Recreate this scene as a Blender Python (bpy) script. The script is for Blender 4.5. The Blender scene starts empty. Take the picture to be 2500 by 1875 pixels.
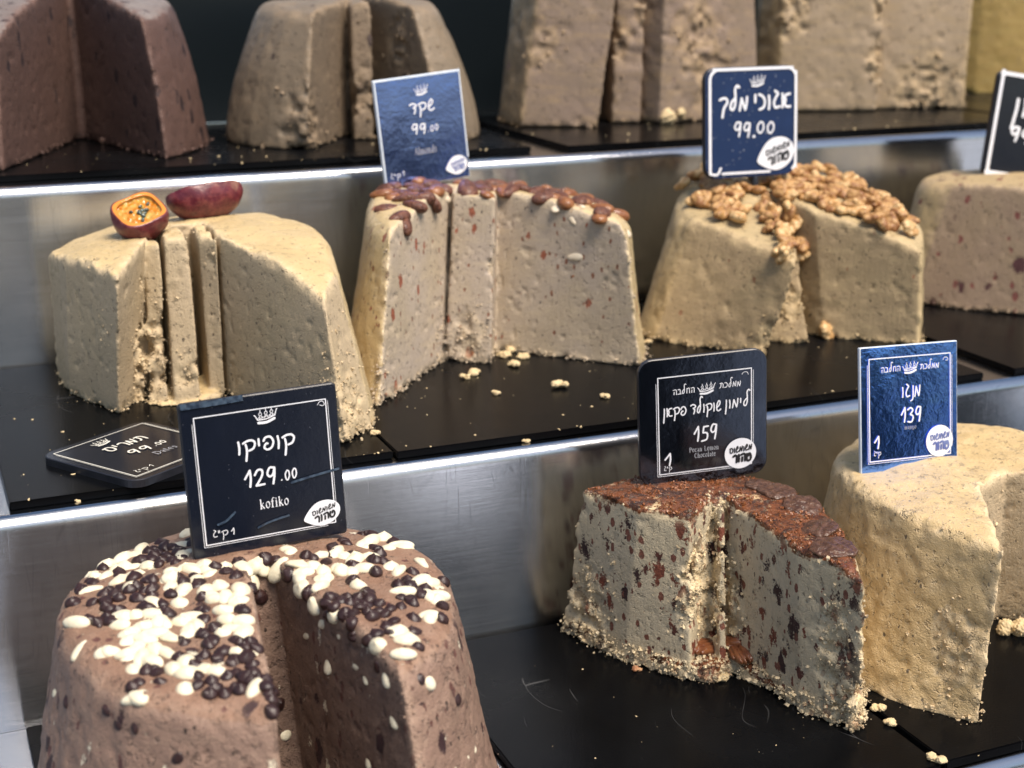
import bpy, bmesh, math, random, time
import numpy as np
from mathutils import Vector, Matrix, Quaternion
from mathutils.bvhtree import BVHTree
T0 = time.time()
random.seed(7); RNG = np.random.default_rng(7)
sc = bpy.context.scene
col = sc.collection
rad = math.radians

# ------------------------------------------------------------------ camera, sky, sun, exposure
ZC = 1.55                                   # height of the camera over the pavement
PITCH, YAW = rad(16.5), rad(23.1)
cam_d = bpy.data.cameras.new('camera'); cam = bpy.data.objects.new('camera', cam_d); col.objects.link(cam)
cam.location = (0, 0, ZC); cam.rotation_euler = (rad(90) - PITCH, 0, -YAW)
cam_d.sensor_width = 36; cam_d.lens = 3600 / 2500 * 36
cam_d.clip_start = .02; cam_d.clip_end = 400
cam_d.dof.use_dof = True; cam_d.dof.focus_distance = 1.05; cam_d.dof.aperture_fstop = 6.5; cam_d.dof.aperture_blades = 0
sc.camera = cam

SUN_EL, SUN_AZ = rad(60), rad(160)          # azimuth from +Y, clockwise
world = bpy.data.worlds.new('World'); sc.world = world; world.use_nodes = True
wn = world.node_tree.nodes; wl = world.node_tree.links
sky = wn.new('ShaderNodeTexSky'); sky.sky_type = 'NISHITA'; sky.sun_disc = False
sky.sun_elevation = SUN_EL; sky.sun_rotation = SUN_AZ; sky.air_density = 1.2; sky.dust_density = 1.5
bg = wn['Background']; wl.new(sky.outputs[0], bg.inputs[0]); bg.inputs[1].default_value = .10
sun_d = bpy.data.lights.new('sun', 'SUN'); sun_d.energy = 4.2; sun_d.angle = rad(30); sun_d.color = (1, .89, .77)
sun = bpy.data.objects.new('sun', sun_d); col.objects.link(sun)
dirv = Vector((math.sin(SUN_AZ) * math.cos(SUN_EL), math.cos(SUN_AZ) * math.cos(SUN_EL), math.sin(SUN_EL)))
sun.rotation_euler = dirv.to_track_quat('Z', 'Y').to_euler(); sun.location = dirv * 6 + Vector((0, 0, 1))
sc.view_settings.view_transform = 'Standard'; sc.view_settings.look = 'None'
sc.view_settings.exposure = 0.42; sc.view_settings.gamma = 1
sc.cycles.max_bounces = 6; sc.cycles.diffuse_bounces = 3; sc.cycles.glossy_bounces = 4

# ------------------------------------------------------------------ pixel -> point on real surfaces (layout helper)
_M = cam.rotation_euler.to_matrix()
def ray(px, py):
    v = _M @ Vector((px - 1250, 937.5 - py, -3600)); return v.normalized()
def on_z(px, py, z):
    r = ray(px, py); o = Vector((0, 0, ZC)); return o + r * ((z - ZC) / r.z)

# ------------------------------------------------------------------ objects and tags
def tag(o, label=None, cat=None, group=None, kind=None):
    if label: o['label'] = label
    if cat: o['category'] = cat
    if group: o['group'] = group
    if kind: o['kind'] = kind
    return o
def link(name, me, mat=None, parent=None, smooth=False):
    o = bpy.data.objects.new(name, me); col.objects.link(o)
    if mat and not me.materials: me.materials.append(mat)
    if parent: o.parent = parent
    if smooth: me.shade_smooth()
    return o
def empty(name, loc, rot=(0, 0, 0)):
    o = bpy.data.objects.new(name, None); col.objects.link(o); o.empty_display_size = .02
    o.location = loc; o.rotation_euler = rot; return o
def mesh_from(verts, faces):
    me = bpy.data.meshes.new('m'); me.from_pydata([tuple(v) for v in verts], [], faces); me.update(); return me
def np_mesh(V, Q):
    me = bpy.data.meshes.new('m'); n = len(V); q = len(Q); k = Q.shape[1]
    me.vertices.add(n); me.vertices.foreach_set('co', V.astype(np.float32).ravel())
    me.loops.add(q * k); me.loops.foreach_set('vertex_index', Q.astype(np.int32).ravel())
    me.polygons.add(q); me.polygons.foreach_set('loop_start', np.arange(0, q * k, k, dtype=np.int32))
    me.update(calc_edges=True); me.shade_smooth(); return me

# ------------------------------------------------------------------ materials
def new_mat(name):
    m = bpy.data.materials.new(name); m.use_nodes = True
    return m, m.node_tree.nodes, m.node_tree.links, m.node_tree.nodes['Principled BSDF']
class NB:
    """tiny node builder"""
    def __init__(s, name):
        s.m, s.n, s.l, s.p = new_mat(name)
    def node(s, t, **k):
        x = s.n.new(t)
        for a, b in k.items(): setattr(x, a, b)
        return x
    def put(s, x, i, v):
        if v is None: return
        if isinstance(v, bpy.types.NodeSocket): s.l.new(v, x.inputs[i])
        else:
            if isinstance(v, tuple) and len(v) == 3 and x.inputs[i].type == 'RGBA': v = (*v, 1)
            x.inputs[i].default_value = v
    def coord(s, kind='Object', scale=(1, 1, 1)):
        c = s.node('ShaderNodeTexCoord'); mp = s.node('ShaderNodeMapping'); s.l.new(c.outputs[kind], mp.inputs[0])
        mp.inputs['Scale'].default_value = scale; return mp.outputs[0]
    def noise(s, vec, scale, detail=2, rough=.5, dist=0):
        x = s.node('ShaderNodeTexNoise'); s.put(x, 'Vector', vec); x.inputs['Scale'].default_value = scale
        x.inputs['Detail'].default_value = detail; x.inputs['Roughness'].default_value = rough; x.inputs['Distortion'].default_value = dist
        return x.outputs[0]
    def noise_col(s, vec, scale, detail=2):
        x = s.node('ShaderNodeTexNoise'); s.put(x, 'Vector', vec); x.inputs['Scale'].default_value = scale
        x.inputs['Detail'].default_value = detail; return x.outputs[1]
    def vor(s, vec, scale, feature='F1', out='Distance', rnd=1):
        x = s.node('ShaderNodeTexVoronoi', feature=feature); s.put(x, 'Vector', vec); x.inputs['Scale'].default_value = scale
        x.inputs['Randomness'].default_value = rnd; return x.outputs[out]
    def ramp(s, f, a, b, lo=0., hi=1.):
        x = s.node('ShaderNodeMapRange'); x.interpolation_type = 'SMOOTHSTEP'; s.put(x, 0, f)
        x.inputs[1].default_value = a; x.inputs[2].default_value = b; x.inputs[3].default_value = lo; x.inputs[4].default_value = hi
        return x.outputs[0]
    def math(s, op, a, b=0.):
        x = s.node('ShaderNodeMath', operation=op); s.put(x, 0, a); s.put(x, 1, b); return x.outputs[0]
    def mix(s, f, a, b, mode='MIX'):
        x = s.node('ShaderNodeMix', data_type='RGBA', blend_type=mode); s.put(x, 0, f)
        s.put(x, 6, a); s.put(x, 7, b); return x.outputs[2]
    def warp(s, vec, scale, amt):
        c = s.noise_col(vec, scale, 2); a = s.node('ShaderNodeVectorMath', operation='MULTIPLY_ADD')
        s.l.new(c, a.inputs[0]); a.inputs[1].default_value = (amt,) * 3; s.l.new(vec, a.inputs[2]); return a.outputs[0]
    def bump(s, h, dist, strength=1., normal=None):
        x = s.node('ShaderNodeBump'); x.inputs['Strength'].default_value = strength; x.inputs['Distance'].default_value = dist
        s.put(x, 'Height', h)
        if normal: s.l.new(normal, x.inputs['Normal'])
        return x.outputs[0]
    def attr(s, name='m'):
        x = s.node('ShaderNodeAttribute', attribute_name=name); sp = s.node('ShaderNodeSeparateColor'); s.l.new(x.outputs['Color'], sp.inputs[0]); s.alpha = x.outputs['Alpha']
        return sp.outputs
    def out(s, base=None, rough=None, normal=None, **k):
        s.put(s.p, 'Base Color', base); s.put(s.p, 'Roughness', rough)
        if normal: s.l.new(normal, s.p.inputs['Normal'])
        for a, v in k.items(): s.put(s.p, a.replace('_', ' '), v)
        return s.m

def mul(c, f): return tuple(min(1, x * f) for x in c)
def halva(name, skin, cut, crumb, spots=(), grain=1., crack=.5, streak=.3, gloss=.5, top=None, toppatch=None, sss=0, relief=1.):
    b = NB(name); v = b.coord('Object'); R, G, B = b.attr()[:3]
    n_big = b.noise(v, 14, 4, .6); n_mid = b.noise(v, 70, 4, .65); n_fine = b.noise(v, 420, 3, .7)
    vh = b.coord('Object', (1, 1, 5)); n_st = b.noise(b.warp(vh, 20, .03), 26, 5, .6)
    base = b.mix(R, (*skin, 1), (*cut, 1))
    if top: base = b.mix(G, base, (*top, 1))
    base = b.mix(b.ramp(n_big, .3, .72, 0, .45), base, (*mul(skin, .68), 1))
    base = b.mix(b.ramp(n_st, .45, .75, 0, streak), base, (*mul(crumb, .95), 1))
    base = b.mix(b.ramp(n_mid, .52, .75, 0, .35), base, (*crumb, 1))
    base = b.mix(b.ramp(n_fine, .52, .75, 0, .28 * grain), base, (*mul(crumb, 1.15), 1))
    base = b.mix(b.ramp(n_fine, .45, .2, 0, .28 * grain), base, (*mul(cut, .55), 1))
    hole = None
    rag = b.math('SUBTRACT', b.noise(v, 520, 3, .75), .5)
    vt = b.coord('Object', (1, 1, .62))
    for (c, sc_, r0, r1, warp_, amt) in list(spots) + [(mul(cut, .22), 230, 0, .25, .15, .20), (mul(cut, .25), 120, 0, .11, .2, .25)]:
        w = b.warp(vt, sc_ * 1.7, 1.1 / sc_ * warp_); d = b.vor(w, sc_, rnd=1); d = b.math('ADD', d, b.math('MULTIPLY', rag, .42 + .5 * (warp_ > .7)))
        cells = b.vor(w, sc_, out='Color'); sp = b.node('ShaderNodeSeparateColor'); b.l.new(cells, sp.inputs[0])
        thr = b.math('MULTIPLY', b.ramp(sp.outputs[0], 1 - amt, 1, 0, 1), r1)
        f2 = b.ramp(b.math('SUBTRACT', thr, d), -.015, .03)
        base = b.mix(f2, base, b.mix(b.ramp(n_fine, .3, .7), (*c, 1), (*mul(c, 1.7), 1)))
        hole = f2 if hole is None else b.math('MAXIMUM', hole, f2)
    base = b.mix(b.math('MULTIPLY', B, b.ramp(n_mid, .35, .6, .15, .8)), base, (*mul(crumb, 1.08), 1))
    rough = b.mix(R, (gloss, gloss, gloss), (.72, .72, .72))
    if toppatch:
        c1, c2 = toppatch
        w = b.warp(v, 60, .012); t = b.ramp(b.math('ADD', b.math('MULTIPLY', b.noise(w, 34, 5, .7), 1.5), b.math('MULTIPLY', b.alpha, .95)), 1.42, 1.56)
        G2 = t; base = b.mix(G2, base, b.mix(b.ramp(b.noise(v, 110, 5, .8), .40, .60), (*c1, 1), (*c2, 1)))
        rough = b.mix(G2, rough, (.22, .22, .22))
    # relief: grains, pits, cracks
    wv = b.warp(v, 120, .016); crk = b.ramp(b.vor(wv, 105, 'DISTANCE_TO_EDGE'), 0, .07)
    crk2 = b.math('MAXIMUM', crk, b.ramp(b.noise(v, 38, 4, .6), .66, .56, 0, 1))       # only some of the cell borders crack open
    pit = b.ramp(b.noise(v, 160, 3, .75), .30, .44)
    h = b.math('ADD', b.math('MULTIPLY', n_mid, .45), b.math('MULTIPLY', n_fine, 1.1 * grain))
    h = b.math('ADD', h, b.math('MULTIPLY', crk2, crack)); h = b.math('ADD', h, b.math('MULTIPLY', pit, 1.0))
    base = b.mix(b.math('MULTIPLY', b.math('SUBTRACT', 1, crk2), .5 * crack), base, (*mul(cut, .45), 1))
    base = b.mix(b.math('MULTIPLY', b.math('SUBTRACT', 1, pit), .55), base, (*mul(cut, .4), 1))
    h = b.math('SUBTRACT', h, b.math('MULTIPLY', hole, .8))
    h = b.math('ADD', h, b.math('MULTIPLY', b.noise(v, 900, 2, .8), .7))
    mk = b.node('ShaderNodeMapping'); b.l.new(b.coord('Object'), mk.inputs[0]); mk.inputs['Rotation'].default_value = (.3, .5, .2); mk.inputs['Scale'].default_value = (1, 1, .10)
    drag = b.math('MULTIPLY', b.noise(mk.outputs[0], 330, 3, .6), R); h = b.math('ADD', h, b.math('MULTIPLY', drag, 1.1))
    nrm = b.bump(h, .00065 * relief, .75)
    b.p.inputs['Subsurface Weight'].default_value = sss; b.p.inputs['Subsurface Radius'].default_value = (.004, .0025, .0012)
    b.p.inputs['Subsurface Scale'].default_value = 1
    return b.out(base, rough, nrm)

def simple(name, c1, c2=None, scale=60, rough=.5, bump=0, bscale=200, metallic=0, coat=0):
    b = NB(name); v = b.coord('Object')
    base = b.mix(b.ramp(b.noise(v, scale, 4, .6), .35, .65), (*c1, 1), (*(c2 or c1), 1))
    n = b.bump(b.noise(v, bscale, 3, .6), bump) if bump else None
    b.p.inputs['Metallic'].default_value = metallic; b.p.inputs['Coat Weight'].default_value = coat; b.p.inputs['Coat Roughness'].default_value = .12
    return b.out(base, rough, n)

def steel_mat():
    b = NB('brushed_steel'); v = b.coord('Object', (1, 1, 1)); vs = b.coord('Object', (1.5, 60, 60)); vss = b.coord('Object', (3, 260, 260))
    st = b.noise(vs, 8, 4, .7); st2 = b.noise(vss, 6, 2, .6)
    big = b.noise(v, 9, 5, .6)
    # fine scratches running every way
    def scr(scale, sx, thr):
        m = b.node('ShaderNodeMapping'); c = b.node('ShaderNodeTexCoord'); b.l.new(c.outputs['Object'], m.inputs[0])
        m.inputs['Rotation'].default_value = (0, sx, 0); m.inputs['Scale'].default_value = (1, 1, .09)
        w = b.warp(m.outputs[0], 14, .018)
        d = b.vor(w, scale, 'DISTANCE_TO_EDGE'); f = b.ramp(d, 0, thr, 1, 0)
        return b.math('MULTIPLY', f, b.ramp(b.noise(v, 22 + scale * .1, 3), .5, .62))
    s1 = scr(60, .25, .025); s2 = scr(95, -.5, .03); s3 = scr(50, 1.2, .02)
    sc_ = b.math('MAXIMUM', b.math('MAXIMUM', s1, s2), s3)
    base = b.mix(b.ramp(big, .3, .75), (.53, .54, .56, 1), (.49, .50, .52, 1))
    base = b.mix(b.math('MULTIPLY', sc_, .22), base, (.22, .22, .24, 1))
    rough = b.ramp(b.math('ADD', b.math('MULTIPLY', big, .6), b.math('MULTIPLY', st, .4)), .3, .7, .14, .19)
    ge = b.node('ShaderNodeNewGeometry'); sx = b.node('ShaderNodeSeparateXYZ'); b.l.new(ge.outputs['Normal'], sx.inputs[0]); flat = b.ramp(sx.outputs[2], .9, .99, 1, 0); b.l.new(flat, b.p.inputs['Anisotropic'])
    h = b.math('ADD', st, b.math('MULTIPLY', st2, .6)); h = b.math('SUBTRACT', h, b.math('MULTIPLY', sc_, .15))
    n = b.bump(h, .00008, .6)
    b.p.inputs['Metallic'].default_value = 1
    b.p.inputs['Anisotropic Rotation'].default_value = .25
    tg = b.node('ShaderNodeTangent', direction_type='UV_MAP'); b.l.new(tg.outputs[0], b.p.inputs['Tangent'])
    return b.out(base, rough, n)

def slate_mat():
    b = NB('black_slate'); v = b.coord('Object'); n = b.noise(v, 7, 5, .6); f = b.noise(v, 500, 2, .7)
    base = b.mix(b.ramp(n, .4, .7), (.0025, .0026, .003, 1), (.0045, .0048, .0055, 1))
    dust = b.ramp(b.vor(v, 260), .0, .11, 1, 0); dm = b.math('MULTIPLY', dust, b.ramp(b.noise(v, 30, 2), .6, .7))
    base = b.mix(b.math('MULTIPLY', dm, .5), base, (.35, .33, .28, 1))
    w = b.warp(v, 6, .12); m = b.node('ShaderNodeMapping'); b.l.new(w, m.inputs[0]); m.inputs['Rotation'].default_value = (0, 0, .5); m.inputs['Scale'].default_value = (1, .12, 1)
    s = b.math('MULTIPLY', b.ramp(b.vor(m.outputs[0], 26, 'DISTANCE_TO_EDGE'), 0, .008, 1, 0), b.ramp(b.noise(v, 12, 2), .56, .64))
    base = b.mix(b.math('MULTIPLY', s, .25), base, (.2, .2, .2, 1))
    rough = b.ramp(n, .3, .7, .16, .30)
    return b.out(base, rough, b.bump(b.math('ADD', f, b.math('MULTIPLY', n, 2)), .0002, .6), Specular_IOR_Level=.07)

def film_mat(name, c, wob=.0006, rough=.10, scale=38, metal=0, spk=.5):
    b = NB(name); v = b.coord('Object'); w = b.warp(v, 60, .006)
    h = b.math('ADD', b.math('ADD', b.noise(w, scale, 4, .7), b.math('MULTIPLY', b.noise(v, 12, 2), 3.0)), b.math('MULTIPLY', b.noise(v, 300, 3, .7), .22))
    speck = b.math('MULTIPLY', b.ramp(b.vor(v, 330 if spk < .9 else 190), 0, .12 if spk < .9 else .22, 1, 0), b.ramp(b.noise(v, 70, 2), .52 if spk < .9 else .40, .6))
    base = b.mix(b.math('MULTIPLY', speck, spk), (*c, 1), (.45, .47, .52, 1))
    base = b.mix(b.ramp(b.noise(v, 50, 4), .5, .8, 0, .25), base, (*mul(c, 1.8), 1)); b.p.inputs['Metallic'].default_value = metal
    return b.out(base, rough, b.bump(h, wob, .5), Specular_IOR_Level=.5)

STEEL = steel_mat(); SLATE = slate_mat()
M = dict(
    film=film_mat('glossy_black_film', (.10, .12, .165), .0004, .13, 22, 1),
    film_blue=film_mat('blue_sky_tint_film', (.15, .34, 1.0), .0008, .13, 34, 1),  # blue of the reflected sky tinted into the metal colour
    film_navy=film_mat('navy_sky_tint_film', (.18, .27, .66), .0006, .12, 30, 1),  # reflected sky again held in the base colour
    film_soft=film_mat('worn_black_film', (.0055, .008, .016), .0003, .20),
    film_dull=film_mat('speckled_sky_tint_film', (.012, .030, .095), .0005, .30, 38, .25, 1.0),  # sky reflection put into the film colour as navy
    board=simple('black_board_edge', (.012, .013, .017), (.02, .02, .026), 80, .35, .0002, 300),
    pale_edge=simple('clear_plastic_edge', (.75, .80, .86), (.6, .68, .78), 60, .2),
    white=simple('white_print', (.83, .83, .86), (.78, .79, .83), 90, .3),
    ivory=simple('ivory_print', (.82, .80, .70), (.78, .76, .66), 90, .3),
    grey=simple('grey_print', (.42, .43, .46), (.36, .37, .40), 90, .3),
    ink=simple('black_ink', (.012, .012, .015), (.02, .02, .022), 90, .35),
    blueink=simple('faded_blue_ink', (.10, .13, .33), (.16, .2, .4), 90, .35),
    dark_choc=simple('dark_chocolate', (.035, .014, .012), (.022, .009, .009), 90, .42, .0008, 200),
    white_choc=simple('white_chocolate', (.80, .73, .54), (.70, .61, .42), 110, .46, .0008, 160),
    almond_dark=simple('caramelised_almond_skin', (.085, .028, .016), (.17, .062, .030), 240, .45, .0026, 300, coat=.15),
    almond_orange=simple('glazed_orange_almond_skin', (.29, .115, .035), (.19, .065, .022), 120, .36, .0016, 260, coat=.25),
    almond_white=simple('cut_almond_flesh', (.72, .62, .47), (.60, .49, .33), 90, .5, .0003, 200),
    walnut=simple('walnut_kernel', (.50, .29, .11), (.24, .10, .03), 150, .5, .0012, 260),
    walnut_pale=simple('pale_walnut_kernel', (.68, .47, .23), (.42, .22, .07), 150, .5, .0012, 260),
    pecan=simple('pecan_kernel', (.13, .04, .018), (.22, .08, .03), 90, .3, .0008, 260, coat=.4),
    crumb=simple('halva_crumb', (.58, .44, .24), (.66, .52, .30), 150, .75, .0008, 400),
    crust=simple('brown_crust_crumb', (.15, .045, .016), (.30, .11, .035), 400, .3, .0008, 500),
    crumb_tan=simple('tan_crumb', (.42, .24, .15), (.30, .16, .10), 150, .7, .0008, 400),
    crumb_brown=simple('brown_crumb', (.26, .10, .045), (.45, .25, .12), 150, .6, .0008, 400),
    seed=simple('passion_fruit_seed', (.10, .13, .10), (.03, .04, .035), 200, .15, coat=.6),
    tape=simple('clear_tape', (.06, .09, .13), (.02, .03, .05), 250, .10, .0008, 120),
)

# ------------------------------------------------------------------ grid noise + surface nets
def lattice(shape, origin, vox, scale, rng):
    """smooth value noise sampled on a regular grid; scale in metres per lattice cell (3-tuple or float)"""
    sc3 = (scale,) * 3 if np.isscalar(scale) else scale
    n = [int(shape[i] * vox / sc3[i]) + 4 for i in range(3)]
    L = rng.random(n, dtype=np.float32) * 2 - 1
    for ax in range(3):
        t = np.arange(shape[ax]) * vox / sc3[ax] + .37 + rng.random() * .5
        i0 = t.astype(int); f = (t - i0).astype(np.float32); f = f * f * (3 - 2 * f)
        sh = [1, 1, 1]; sh[ax] = -1
        a = np.take(L, i0, axis=ax); bb = np.take(L, i0 + 1, axis=ax); f = f.reshape(sh)
        L = a + (bb - a) * f
    return L
def surface_nets(D, origin, vox):
    S = D < 0
    nx, ny, nz = D.shape
    corners = [(i, j, k) for i in (0, 1) for j in (0, 1) for k in (0, 1)]
    cnt = sum(S[i:nx - 1 + i, j:ny - 1 + j, k:nz - 1 + k].astype(np.int8) for i, j, k in corners)
    act = (cnt > 0) & (cnt < 8)
    idx = np.full(act.shape, -1, np.int32); cells = np.argwhere(act); idx[act] = np.arange(len(cells))
    P = np.zeros((len(cells), 3), np.float32); W = np.zeros(len(cells), np.float32)
    for a in corners:
        for ax in range(3):
            if a[ax]: continue
            b = list(a); b[ax] = 1
            va = D[cells[:, 0] + a[0], cells[:, 1] + a[1], cells[:, 2] + a[2]]
            vb = D[cells[:, 0] + b[0], cells[:, 1] + b[1], cells[:, 2] + b[2]]
            m = (va < 0) != (vb < 0); t = np.where(m, va / np.where(m, va - vb, 1), 0)
            p = np.tile(np.array(a, np.float32), (len(cells), 1)); p[:, ax] += t
            P += p * m[:, None]; W += m
    V = (cells + P / W[:, None]) * vox + np.array(origin)
    Q = []
    for ax in range(3):
        o1, o2 = [(1, 2), (2, 0), (0, 1)][ax]
        sl = [slice(1, -1)] * 3; sl[ax] = slice(0, -1); sh = [slice(1, -1)] * 3; sh[ax] = slice(1, None)
        s0, s1 = S[tuple(sl)], S[tuple(sh)]; e = np.argwhere(s0 != s1)
        if not len(e): continue
        off = np.ones(3, int); off[ax] = 0; c = e + off
        flip = s0[tuple(e.T)]
        def at(d1, d2):
            q = c.copy(); q[:, o1] -= d1; q[:, o2] -= d2; return idx[tuple(q.T)]
        q = np.stack([at(1, 1), at(0, 1), at(0, 0), at(1, 0)], 1)
        q[~flip] = q[~flip][:, ::-1]; Q.append(q)
    return V, np.concatenate(Q)
def smax(a, b, k):
    h = np.clip(.5 + .5 * (a - b) / k, 0, 1); return b + (a - b) * h + k * h * (1 - h)
def poly_sdf(X, Y, P, flags):
    """signed distance to polygon + distance to cut edges + distance to skin edges"""
    d = np.full(X.shape, 1e9, np.float32); dc = d.copy(); ds = d.copy(); inside = np.zeros(X.shape, bool); n = len(P)
    for i in range(n):
        ax, ay = P[i]; bx, by = P[(i + 1) % n]; ex, ey = bx - ax, by - ay
        t = np.clip(((X - ax) * ex + (Y - ay) * ey) / (ex * ex + ey * ey + 1e-12), 0, 1)
        q = np.hypot(X - ax - t * ex, Y - ay - t * ey); d = np.minimum(d, q)
        if flags[i] == 'c': dc = np.minimum(dc, q)
        else: ds = np.minimum(ds, q)
        if ey != 0:
            cr = ((ay > Y) != (by > Y)) & (X < ex * (Y - ay) / ey + ax); inside ^= cr
    return np.where(inside, -d, d), dc, ds

def smooth_poly(B, Tp, fl):
    """round runs of skin edges with extra points; corners where a cut edge meets stay sharp"""
    n = len(B); b2, t2, f2 = [], [], []
    for i in range(n):
        b2.append(B[i]); t2.append(Tp[i]); f2.append(fl[i])
        if fl[i] == 's':
            for P, o in ((B, b2), (Tp, t2)):
                p0 = np.array(P[i - 1] if fl[i - 1] == 's' else P[i]); p1 = np.array(P[i]); p2 = np.array(P[(i + 1) % n])
                p3 = np.array(P[(i + 2) % n] if fl[(i + 1) % n] == 's' else P[(i + 1) % n])
                for t in (.33, .66):
                    o.append(tuple(.5 * ((2 * p1) + (-p0 + p2) * t + (2 * p0 - 5 * p1 + 4 * p2 - p3) * t * t + (-p0 + 3 * p1 - 3 * p2 + p3) * t ** 3)))
            f2 += ['s', 's']
    return b2, t2, f2

def build_halva(z0, H, pieces, vox, dome=(0, 0, 0, 0), rnd=.016, bulge=1.0, amp=(1.4, .38, .30), chip=2.5, skirt=2.0, pits=.6, seed=1, lump=0, sharp=.0018, tears=()):
    """pieces: (bottom polygon, top polygon, edge flags, height factor). dome=(cx,cy,k,tiltx): top falls k*r^2 from the centre."""
    rng = np.random.default_rng(seed)
    allp = np.array([p for pc in pieces for pp in pc[:2] for p in pp])
    lo = allp.min(0) - .012; hi = allp.max(0) + .012
    origin = np.array([lo[0], lo[1], -.006]); shape = tuple(int(x) for x in np.ceil((np.array([hi[0], hi[1], H + .014]) - origin) / vox))
    xs = origin[0] + np.arange(shape[0]) * vox; ys = origin[1] + np.arange(shape[1]) * vox; zs = origin[2] + np.arange(shape[2]) * vox
    X, Y = np.meshgrid(xs, ys, indexing='ij'); X = X.astype(np.float32); Y = Y.astype(np.float32)
    D = np.full(shape, 1e3, np.float32); MC = np.zeros(shape, np.float32); MT = np.zeros(shape, np.float32); E = np.full(shape, 1., np.float32); DD = np.full(shape, 1., np.float32)
    r2 = (X - dome[0]) ** 2 + (Y - dome[1]) ** 2
    wob = lattice((shape[0], shape[1], 4), origin, vox, (.05, .05, .05), rng)[:, :, 0] * .0035 + lattice((shape[0], shape[1], 4), origin, vox, (.018, .018, .05), rng)[:, :, 0] * .0014
    for (B, Tp, fl, hf) in pieces:
        B, Tp, fl = smooth_poly(list(B), list(Tp), list(fl)); B = np.array(B); Tp = np.array(Tp)
        topz = H * hf - dome[2] * r2 + dome[3] * (X - dome[0]) + wob
        # a lean warp makes cut planes slightly uneven
        for k, z in enumerate(zs):
            t = np.clip(z / H, -.05, 1.1); t = np.sign(t) * abs(t) ** bulge; P = B + (Tp - B) * t
            d, dc, ds = poly_sdf(X, Y, P, fl)
            dt = z - topz; db = -z
            kk = sharp + (rnd - sharp) * np.clip((dc - ds) / .010 + .5, 0, 1)
            f = smax(d, dt, kk); f = np.maximum(f, db)
            a = np.sort(np.stack([np.abs(dt) if True else dt, np.minimum(dc, 1), np.minimum(ds, 1) * 1.0 + .002, np.full(X.shape, abs(z) + .0, np.float32)]), 0)
            e = a[1]
            better = f < D[:, :, k]
            DD[:, :, k] = np.where(better, -dt, DD[:, :, k]); D[:, :, k] = np.where(better, f, D[:, :, k]); E[:, :, k] = np.where(better, e, E[:, :, k])
            MC[:, :, k] = np.where(better, (dc < ds - .001) & (dc < np.abs(dt) + .003), MC[:, :, k]); MT[:, :, k] = np.where(better, (np.abs(dt) < dc) & (np.abs(dt) < ds + .003), MT[:, :, k])
    mm = .001
    n1 = lattice(shape, origin, vox, .032, rng); n2 = lattice(shape, origin, vox, .0105, rng); n3 = lattice(shape, origin, vox, max(.0048, vox * 2.1), rng)
    nc = lattice(shape, origin, vox, .0075, rng)
    flat_ = (1 - .80 * MC) * (1 - .25 * MT)
    D += mm * (amp[0] * n1 * (.75 - .45 * MC) + (amp[1] * n2 + amp[2] * n3) * flat_)
    D += mm * chip * np.clip(nc + .35, 0, 1) * np.exp(-(E / .0045) ** 2)
    Z = zs[None, None, :]
    D -= mm * skirt * np.clip(n2 * .6 + n3 * .8 + .15, 0, 1.2) * np.exp(-np.clip(Z, 0, 1) / .006)
    if pits: D += mm * pits * np.clip((n3 + n2 * .5 - .55) * 3, 0, 1) * (1 + MC * .8)
    for (tx, ty, tz, tr, td) in tears:
        w = np.exp(-(((X[:, :, None] - tx) ** 2 + (Y[:, :, None] - ty) ** 2) / tr ** 2 + (Z - tz) ** 2 / (tr * 1.5) ** 2)); w = np.clip(w * 1.8 + n2 * .35 - .35, 0, 1)
        D += mm * td * w * (.5 + .9 * np.sign(nc) * np.abs(nc) ** .5 + .5 * n3); E = np.where(w > .25, np.minimum(E, .004), E)
    if lump: D += mm * lump * n2 * np.clip(n1 * 2 + .2, 0, 1)
    D[:, :, 0] = 1
    D[0] = D[-1] = 1; D[:, 0] = D[:, -1] = 1; D[:, :, -1] = 1
    D = np.where(Z < 0.0, np.maximum(D, .0005 - Z), D)
    V, Q = surface_nets(D, origin, vox)
    g = np.clip(((V - origin) / vox).round().astype(int), 0, np.array(shape) - 1)
    gi = tuple(g.T)
    V = V + np.array([0, 0, z0])
    build_halva.drip = np.clip(1 - DD[gi] / .020, 0, 1)
    return V, Q, MC[gi], MT[gi], np.exp(-(E[gi] / .006) ** 2)

CAKES = {}; MAIN = {}
def cake(name, label, mat, z0, H, pieces, vox, group='halva cakes on the steel shelves', **k):
    V, Q, mc, mt, me_ = build_halva(z0, H, pieces, vox, **k)
    c = V.mean(0); c[2] = z0
    V = V - c
    me = np_mesh(V, Q); a = me.color_attributes.new('m', 'FLOAT_COLOR', 'POINT')
    buf = np.ones((len(V), 4), np.float32); buf[:, 0] = mc; buf[:, 1] = mt; buf[:, 2] = me_; buf[:, 3] = build_halva.drip
    a.data.foreach_set('color', buf.ravel())
    me.materials.append(mat)
    root = empty(name, tuple(c)); tag(root, label, 'halva', group)
    body = link('cake_body', me, parent=root); MAIN[name] = body
    bv = BVHTree.FromPolygons([tuple(v) for v in (V + c).tolist()], Q.tolist())
    CAKES[name] = dict(root=root, body=body, bvh=bv, c=Vector(c), z0=z0, V=V, mc=mc, mt=mt, me=me_, tears=[(a - c[0], b_ - c[1], d_, r_) for (a, b_, d_, r_, _) in k.get('tears', ())])
    return CAKES[name]
def hit(ck, px, py):
    loc, nrm, i, d = ck['bvh'].ray_cast(Vector((0, 0, ZC)), ray(px, py), 5)
    return loc, nrm

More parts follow.
